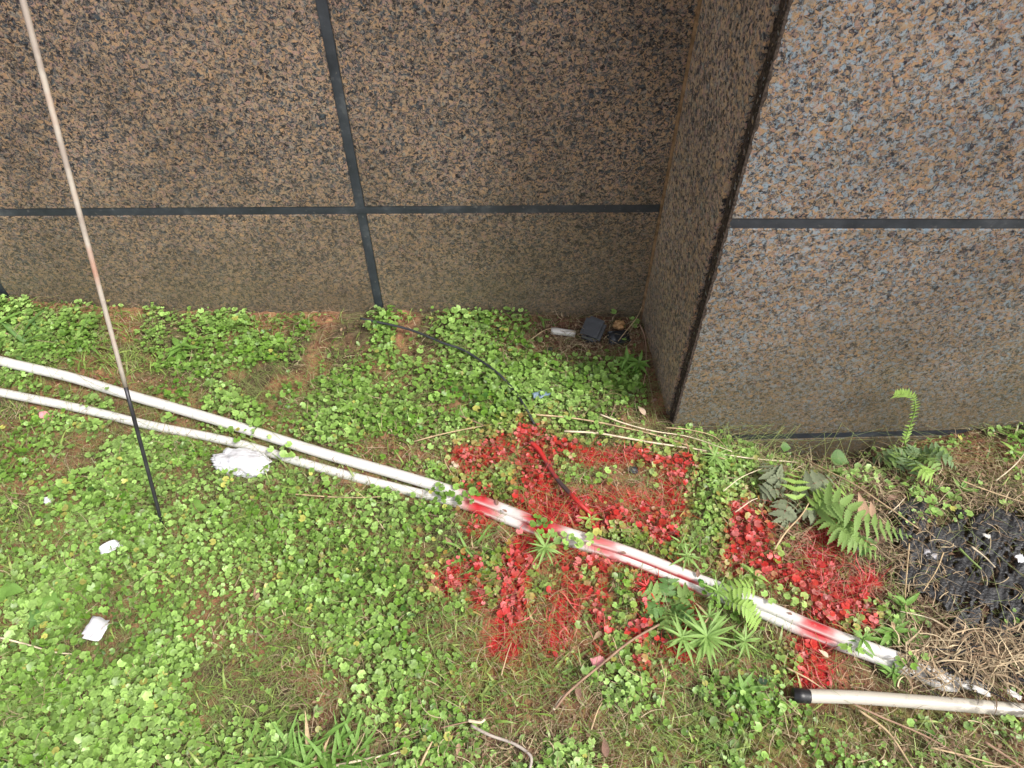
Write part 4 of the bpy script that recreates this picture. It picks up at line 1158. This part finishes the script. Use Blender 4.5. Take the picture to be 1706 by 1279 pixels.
# --- round-leaved creeping herb
def disc(k, notch=True, scal=.07, cup=.16):
    an = np.linspace(0, 2 * np.pi, k, endpoint=False) + np.pi / 2
    r = 1 + scal * np.cos(an * 6)
    if notch: r[0] = .35
    rim = np.stack([r * np.cos(an), r * np.sin(an), np.full(k, cup)], 1)
    rim[:, 2] += .06 * np.sin(an * 3)
    v = np.concatenate([[[0, 0.1, 0]], rim])
    t = np.array([[0, 1 + i, 1 + (i + 1) % k] for i in range(k)])
    return v, t
def herb(n_, seed_gate, size, name, label, cat, colf, hmin, hmax, tmpl, clump, tiltm=.55, shade=None, thin=None):
    x, y = bary(n_)
    cl = fbm(x * clump, y * clump, seed_gate, 4)
    dens = np.clip(.10 + (cl - .465) * 5.5, 0, 1)
    dens = np.maximum(dens, zone(Z_LUSH, x, y) * 1.2)
    dens *= np.clip(1 - zone(Z_BARE, x, y) * 1.15, 0, 1) * np.clip(1 - zone(Z_DRY, x, y) * 1.25, 0, 1)
    dens *= np.clip(1 - zone(Z_MOSS, x, y) * .72, 0, 1)
    if thin is not None: dens *= thin(x, y)
    ok = rng.uniform(0, 1, len(x)) < dens
    ok &= zone(keep_clear, x, y) < .45
    x, y = x[ok], y[ok]
    np_d = near_pipe(x, y)
    ok = np_d > .019
    x, y = x[ok], y[ok]
    n = len(x)
    h = rng.uniform(hmin, hmax, n) * (.6 + .9 * fbm(x * 9, y * 9, 3, 2))
    pos = np.stack([x, y, gz(x, y) + h], 1)
    Rm = rots(rng.uniform(0, 6.28, n), np.abs(rng.normal(0, tiltm * .62, n)), rng.uniform(0, 6.28, n))
    sc = size[0] * np.exp(np.clip(rng.normal(0, size[1], n), -.9, .62)) * (.75 + .5 * fbm(x * 5, y * 5, 33, 2))
    col = paint_cols(colf(x, y, n), x, y)
    return tmpl, pos, Rm, sc, col, h
def herb_cols(x, y, n):
    t = fbm(x * 7, y * 7, 91, 3)[:, None] * 1.2 - .1 + rng.normal(0, .18, (n, 1))
    a = np.array([.12, .25, .022]); b = np.array([.37, .56, .16])
    c = a * (1 - t) + b * t
    yl = rng.uniform(0, 1, n) > .975
    c[yl] = np.array([.42, .42, .10])
    c *= rng.uniform(.55, 1.25, (n, 1))
    return np.clip(c, .02, .8)
tm = disc(12)
tmpl, pos, Rm, sc, col, hh = herb(135000, 11, (.0046, .38), '', '', '', herb_cols, .004, .030, tm, 9)
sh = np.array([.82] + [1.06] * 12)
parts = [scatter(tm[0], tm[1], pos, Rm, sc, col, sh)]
# stems
sv = np.array([[-.0004, 0, 0], [.0004, 0, 0], [.0003, 0, 1], [-.0003, 0, 1]]); stt = np.array([[0, 1, 2], [0, 2, 3]])
n = len(pos); nst = np.arange(0, n, 3)
sp = pos[nst].copy(); hs_ = hh[nst]; sp[:, 2] -= hs_ + .002
v, t, c_ = scatter(sv, stt, sp, rots(rng.uniform(0, 6.28, len(nst)), rng.uniform(0, .5, len(nst)), rng.uniform(0, 6.28, len(nst))), np.stack([np.ones(len(nst)), np.ones(len(nst)), hs_ + .002], 1), np.tile([.22, .27, .09], (len(nst), 1)))
parts.append((v, t, c_))
V, T, C_ = merge(parts)
o = link('clover', np_mesh('clover', V, T, C_), M['clover'])
tag(o, 'low carpet of small round clover-like leaves over the red soil', 'ground cover', kind='stuff')

# --- leaves that hang over the pipes
gp = [at(p[0], p[1], .012) for p in P1 + P2 if -100 < p[0] < 1560]
cp = []
for px, py, sx, sy, k in ((760, 822, 22, 9, 34), (905, 878, 14, 10, 16), (945, 898, 14, 8, 16), (985, 905, 10, 8, 8), (1205, 984, 30, 10, 26), (1240, 1000, 24, 9, 10), (400, 715, 20, 8, 18), (470, 752, 16, 8, 10), (1425, 1075, 12, 6, 8), (150, 660, 16, 14, 10), (1510, 1100, 18, 8, 10)):
    for _ in range(k):
        g = at(px + random.gauss(0, sx), py + random.gauss(0, sy), .036 + random.uniform(0, .012)); cp.append(g)
pos = np.array([[g.x, g.y, g.z] for g in cp]); n = len(pos)
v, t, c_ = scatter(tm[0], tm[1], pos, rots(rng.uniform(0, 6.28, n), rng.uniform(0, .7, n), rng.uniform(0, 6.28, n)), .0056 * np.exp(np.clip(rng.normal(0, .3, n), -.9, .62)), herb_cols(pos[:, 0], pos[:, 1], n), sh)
sp = pos.copy(); sp[:, 2] -= .036
v2, t2, c2 = scatter(sv, stt, sp, rots(rng.uniform(0, 6.28, n), rng.uniform(0, .3, n), rng.uniform(0, 6.28, n)), np.stack([np.ones(n), np.ones(n), np.full(n, .036)], 1), np.tile([.22, .27, .09], (n, 1)))
V, T, C_ = merge([(v, t, c_), (v2, t2, c2)])
o = link('clover_sprigs', np_mesh('clover_sprigs', V, T, C_), M['clover'])
tag(o, 'round leaves on thin stems reaching over the white pipes', 'ground cover', kind='stuff')

# --- small pointed darker weed leaves
def leaf_t():
    v = np.array([[0, 0, 0], [-.28, .35, .09], [.28, .35, .09], [-.24, .7, .05], [.24, .7, .05], [0, 1, -.1], [0, .5, 0]], float)
    t = np.array([[0, 6, 1], [0, 2, 6], [1, 6, 3], [6, 2, 4], [3, 6, 5], [6, 4, 5]])
    return v, t
tl = leaf_t()
def weed_cols(x, y, n):
    t = fbm(x * 5, y * 5, 191, 3)[:, None] + rng.normal(0, .2, (n, 1))
    c = np.array([.085, .16, .03]) * (1 - t) + np.array([.21, .33, .07]) * t
    return np.clip(c * rng.uniform(.6, 1.3, (n, 1)), .015, .6)
tmpl, pos, Rm, sc, col, hh = herb(62000, 31, (.0085, .38), '', '', '', weed_cols, .003, .018, tl, 5, 1.1, thin=lambda x, y: .75)
V, T, C_ = scatter(tl[0], tl[1], pos, Rm, sc, col)
o = link('small_weeds', np_mesh('small_weeds', V, T, C_), M['clover'])
tag(o, 'dark green small-leaved weeds filling in between the round leaves', 'ground cover', kind='stuff')

# --- ribbons (grass, moss, straw)
def ribbons(x, y, L_, wd, nseg, yaw, elev, curve, col, z0=0.0, twist=0.0, curl=None, floor=True, lift=None):
    n = len(x)
    dirx, diry = np.cos(yaw), np.sin(yaw)
    px_, py_, pz_ = x.copy(), y.copy(), gz(x, y) + z0
    if lift is not None: pz_ = pz_ + lift
    e = elev.copy(); yw = yaw.copy()
    V = np.zeros((n, nseg + 1, 2, 3))
    for s in range(nseg + 1):
        wv = wd * (1 - (s / nseg) ** 1.6 * .92)
        sx, sy = -np.sin(yw + twist * s), np.cos(yw + twist * s)
        V[:, s, 0] = np.stack([px_ - sx * wv, py_ - sy * wv, pz_], 1)
        V[:, s, 1] = np.stack([px_ + sx * wv, py_ + sy * wv, pz_ + wv * .3], 1)
        st = L_ / nseg
        px_ = px_ + np.cos(yw) * np.cos(e) * st; py_ = py_ + np.sin(yw) * np.cos(e) * st; pz_ = pz_ + np.sin(e) * st
        inside = (px_ < .34)
        py_ = np.where(inside, np.minimum(py_, YL - .004), np.minimum(py_, YR - .004))
        e = e - curve
        if curl is not None: yw = yw + curl * rng.uniform(.3, 1.4, n)
        if floor:
            g = gz(px_, py_) + .002
            pz_ = np.maximum(pz_, g); e = np.where(pz_ <= g + 1e-4, np.maximum(e, 0), e)
    base = (np.arange(n) * (nseg + 1) * 2)[:, None, None]
    f = []
    for s in range(nseg):
        a = 2 * s
        f += [[a, a + 1, a + 3], [a, a + 3, a + 2]]
    T = (np.array(f)[None] + base).reshape(-1, 3)
    C_ = np.repeat(col, (nseg + 1) * 2, 0)
    return V.reshape(-1, 3), T, C_
def blade_set(n_, dens_f, Lr, wr, nseg, el, cv, colf, z0=0, curl=0, lift=None):
    x, y = bary(n_)
    d = dens_f(x, y)
    ok = (rng.uniform(0, 1, len(x)) < d) & (zone(keep_clear, x, y) < .55)
    x, y = x[ok], y[ok]
    ok = (near_pipe(x, y) > .014) | (rng.uniform(0, 1, len(x)) > .985)
    x, y = x[ok], y[ok]; n = len(x)
    cu = rng.normal(0, 1, n) * curl if curl else None
    lf = rng.uniform(0, lift, n) if lift else None
    return ribbons(x, y, rng.uniform(*Lr, n), rng.uniform(*wr, n), nseg, rng.uniform(0, 6.28, n), rng.uniform(*el, n), rng.uniform(*cv, n), paint_cols(colf(x, y, n), x, y, .9), z0, 0, cu, lift=lf)
g_dens = lambda x, y: np.clip((fbm(x * 4, y * 4, 201, 3) - .36) * 3.0, .12, 1) * np.clip(1 - zone(Z_DRY, x, y) * .8, .1, 1) * np.clip(1 - zone(Z_BARE, x, y) * .85, .1, 1) * np.clip(1 - zone(Z_LUSH, x, y) * .7, 0, 1)
def gcol(x, y, n):
    t = rng.uniform(0, 1, (n, 1))
    return (np.array([.12, .21, .03]) * (1 - t) + np.array([.34, .43, .11]) * t) * rng.uniform(.7, 1.15, (n, 1))
Pz = blade_set(16000, lambda x, y: paint(x, y) * .9, (.012, .045), (.0006, .0018), 4, (.1, 1.2), (.1, .5), gcol)
A = blade_set(34000, g_dens, (.015, .05), (.0006, .0016), 4, (.5, 1.4), (.1, .5), gcol)
B = blade_set(5200, g_dens, (.025, .06), (.0018, .0034), 5, (.4, 1.2), (.15, .45), gcol)
V, T, C_ = merge([A, B, Pz])
o = link('grass', np_mesh('grass', V, T, C_), M['clover'])
tag(o, 'thin short green grass blades between the round leaves', 'grass', kind='stuff')
def mcol(x, y, n):
    t = rng.uniform(0, 1, (n, 1))
    return (np.array([.10, .125, .02]) * (1 - t) + np.array([.36, .40, .09]) * t)
m_dens = lambda x, y: np.clip(zone(Z_MOSS, x, y) * 1.1 + (fbm(x * 6, y * 6, 301, 3) - .45) * 1.6, .05, 1) * np.clip(1 - zone(Z_DRY, x, y) * .7, .05, 1) * np.clip(1 - zone(Z_BARE, x, y) * .9, .05, 1)
V, T, C_ = blade_set(190000, m_dens, (.005, .014), (.0005, .0011), 2, (.5, 1.5), (.1, .6), mcol)
o = link('moss', np_mesh('moss', V, T, C_), M['clover'])
tag(o, 'yellow-green moss and hair-fine grass over the soil', 'moss', kind='stuff')
def scol(x, y, n):
    t = rng.uniform(0, 1, (n, 1))
    return (np.array([.22, .14, .085]) * (1 - t) + np.array([.52, .42, .27]) * t) * rng.uniform(.5, 1.15, (n, 1))
s_dens = lambda x, y: np.clip(zone(Z_DRY, x, y) * 1.15 + .06 + zone(Z_BARE, x, y) * .18, 0, 1) * np.clip(1 - zone(sheet_z, x, y) * .95, .1, 1)
A = blade_set(34000, s_dens, (.02, .07), (.00035, .0010), 6, (-.1, .5), (.0, .25), scol, .003, .30, lift=.028)
B = blade_set(12000, lambda x, y: zone(blobs([(1620, 1085, 90, 24, 1), (1700, 1105, 90, 24, 1), (1560, 1065, 50, 22, .9)]), x, y) * 1.3, (.03, .10), (.0006, .0016), 6, (-.05, .35), (.0, .15), scol, .012, .2, lift=.045)
Cc = blade_set(26000, lambda x, y: np.clip((fbm(x * 8, y * 8, 401, 3) - .40) * 3, .1, .8) * np.clip(1 - zone(Z_LUSH, x, y) * .6, 0, 1), (.015, .06), (.0003, .0008), 5, (0, .5), (.05, .3), scol, .006, .25, lift=.022)
V, T, C_ = merge([A, B, Cc])
o = link('dry_grass', np_mesh('dry_grass', V, T, C_), M['straw_stuff'])
tag(o, 'tangled tan dry grass and roots around the black sheet and over the soil', 'dry grass', kind='stuff')
# strands lying over the buried end of the pipes
xs_, ys_ = [], []
for _ in range(520):
    g = at(random.uniform(1490, 1780) , random.gauss(1092, 24), .02); xs_.append(g.x); ys_.append(g.y)
xs_, ys_ = np.array(xs_), np.array(ys_); n = len(xs_)
V, T, C_ = ribbons(xs_, ys_, rng.uniform(.03, .09, n), rng.uniform(.0005, .0016, n), 7, rng.normal(-.4, 1.1, n), rng.uniform(0, .5, n), rng.uniform(.05, .2, n), scol(xs_, ys_, n) * rng.uniform(.6, 1.6, (n, 1)), .035, 0, rng.normal(0, .25, n))
Vb, Tb, Cb = ribbons(xs_ + .02, ys_ - .01, rng.uniform(.03, .09, n), rng.uniform(.0006, .0022, n), 5, rng.uniform(-1.2, .6, n), rng.uniform(0, .4, n), rng.uniform(.05, .2, n), np.tile([[.02, .02, .024]], (n, 1)), .030, 0, rng.normal(0, .3, n))
keep_ = 60
Vb, Tb, Cb = Vb[:keep_ * 12], Tb[:keep_ * 10], Cb[:keep_ * 12]
V, T, C_ = merge([(V, T, C_), (Vb, Tb, Cb)])
o = link('straw_heap', np_mesh('straw_heap', V, T, C_), M['straw_stuff'])
tag(o, 'heap of straw and black shreds over the buried end of the long pipes', 'dry grass', kind='stuff')

# --- dead leaf crumbs and soil crumbs
x, y = bary(64000)
d = np.clip(zone(Z_DRY, x, y) * .9 + zone(Z_BARE, x, y) * .75 + zone(Z_CORNER, x, y) + .05, 0, 1) * np.clip(1 - zone(sheet_z, x, y) * .97, .02, 1)
ok = (rng.uniform(0, 1, len(x)) < d) & (near_pipe(x, y) > .02); x, y = x[ok], y[ok]; n = len(x)
t = rng.uniform(0, 1, (n, 1))
col = np.array([.17, .095, .06]) * (1 - t) + np.array([.42, .29, .18]) * t
col = paint_cols(col * rng.uniform(.5, 1.2, (n, 1)), x, y)
V, T, C_ = scatter(tl[0], tl[1], np.stack([x, y, gz(x, y) + rng.uniform(.001, .016, n)], 1), rots(rng.uniform(0, 6.28, n), rng.uniform(0, .9, n), rng.uniform(0, 6.28, n)), .006 * np.exp(np.clip(rng.normal(0, .45, n), -.9, .62)), col)
o = link('leaf_litter', np_mesh('leaf_litter', V, T, C_), M['straw_stuff'])
tag(o, 'crumbled brown leaf litter on the bare and dry patches', 'leaf litter', kind='stuff')
oc = np.array([[1, 0, 0], [-1, 0, 0], [0, 1, 0], [0, -1, 0], [0, 0, .8], [0, 0, -.8]], float)
ot = np.array([[0, 2, 4], [2, 1, 4], [1, 3, 4], [3, 0, 4], [2, 0, 5], [1, 2, 5], [3, 1, 5], [0, 3, 5]])
x, y = bary(90000)
d = np.clip(zone(Z_BARE, x, y) + .12, 0, 1); ok = rng.uniform(0, 1, len(x)) < d; x, y = x[ok], y[ok]; n = len(x)
t = rng.uniform(0, 1, (n, 1))
col = np.array([.20, .10, .06]) * (1 - t) + np.array([.40, .25, .17]) * t
col = paint_cols(col * rng.uniform(.6, 1.2, (n, 1)), x, y, .8)
V, T, C_ = scatter(oc, ot, np.stack([x, y, gz(x, y) + .001], 1), rots(rng.uniform(0, 6.28, n), rng.uniform(0, 1.5, n), rng.uniform(0, 6.28, n)), .0018 * np.exp(np.clip(rng.normal(0, .6, n), -.9, .62)), col)
o = link('soil_crumbs', np_mesh('soil_crumbs', V, T, C_), M['ground'])
tag(o, 'loose crumbs of red-brown soil between the plants', 'soil', kind='stuff')
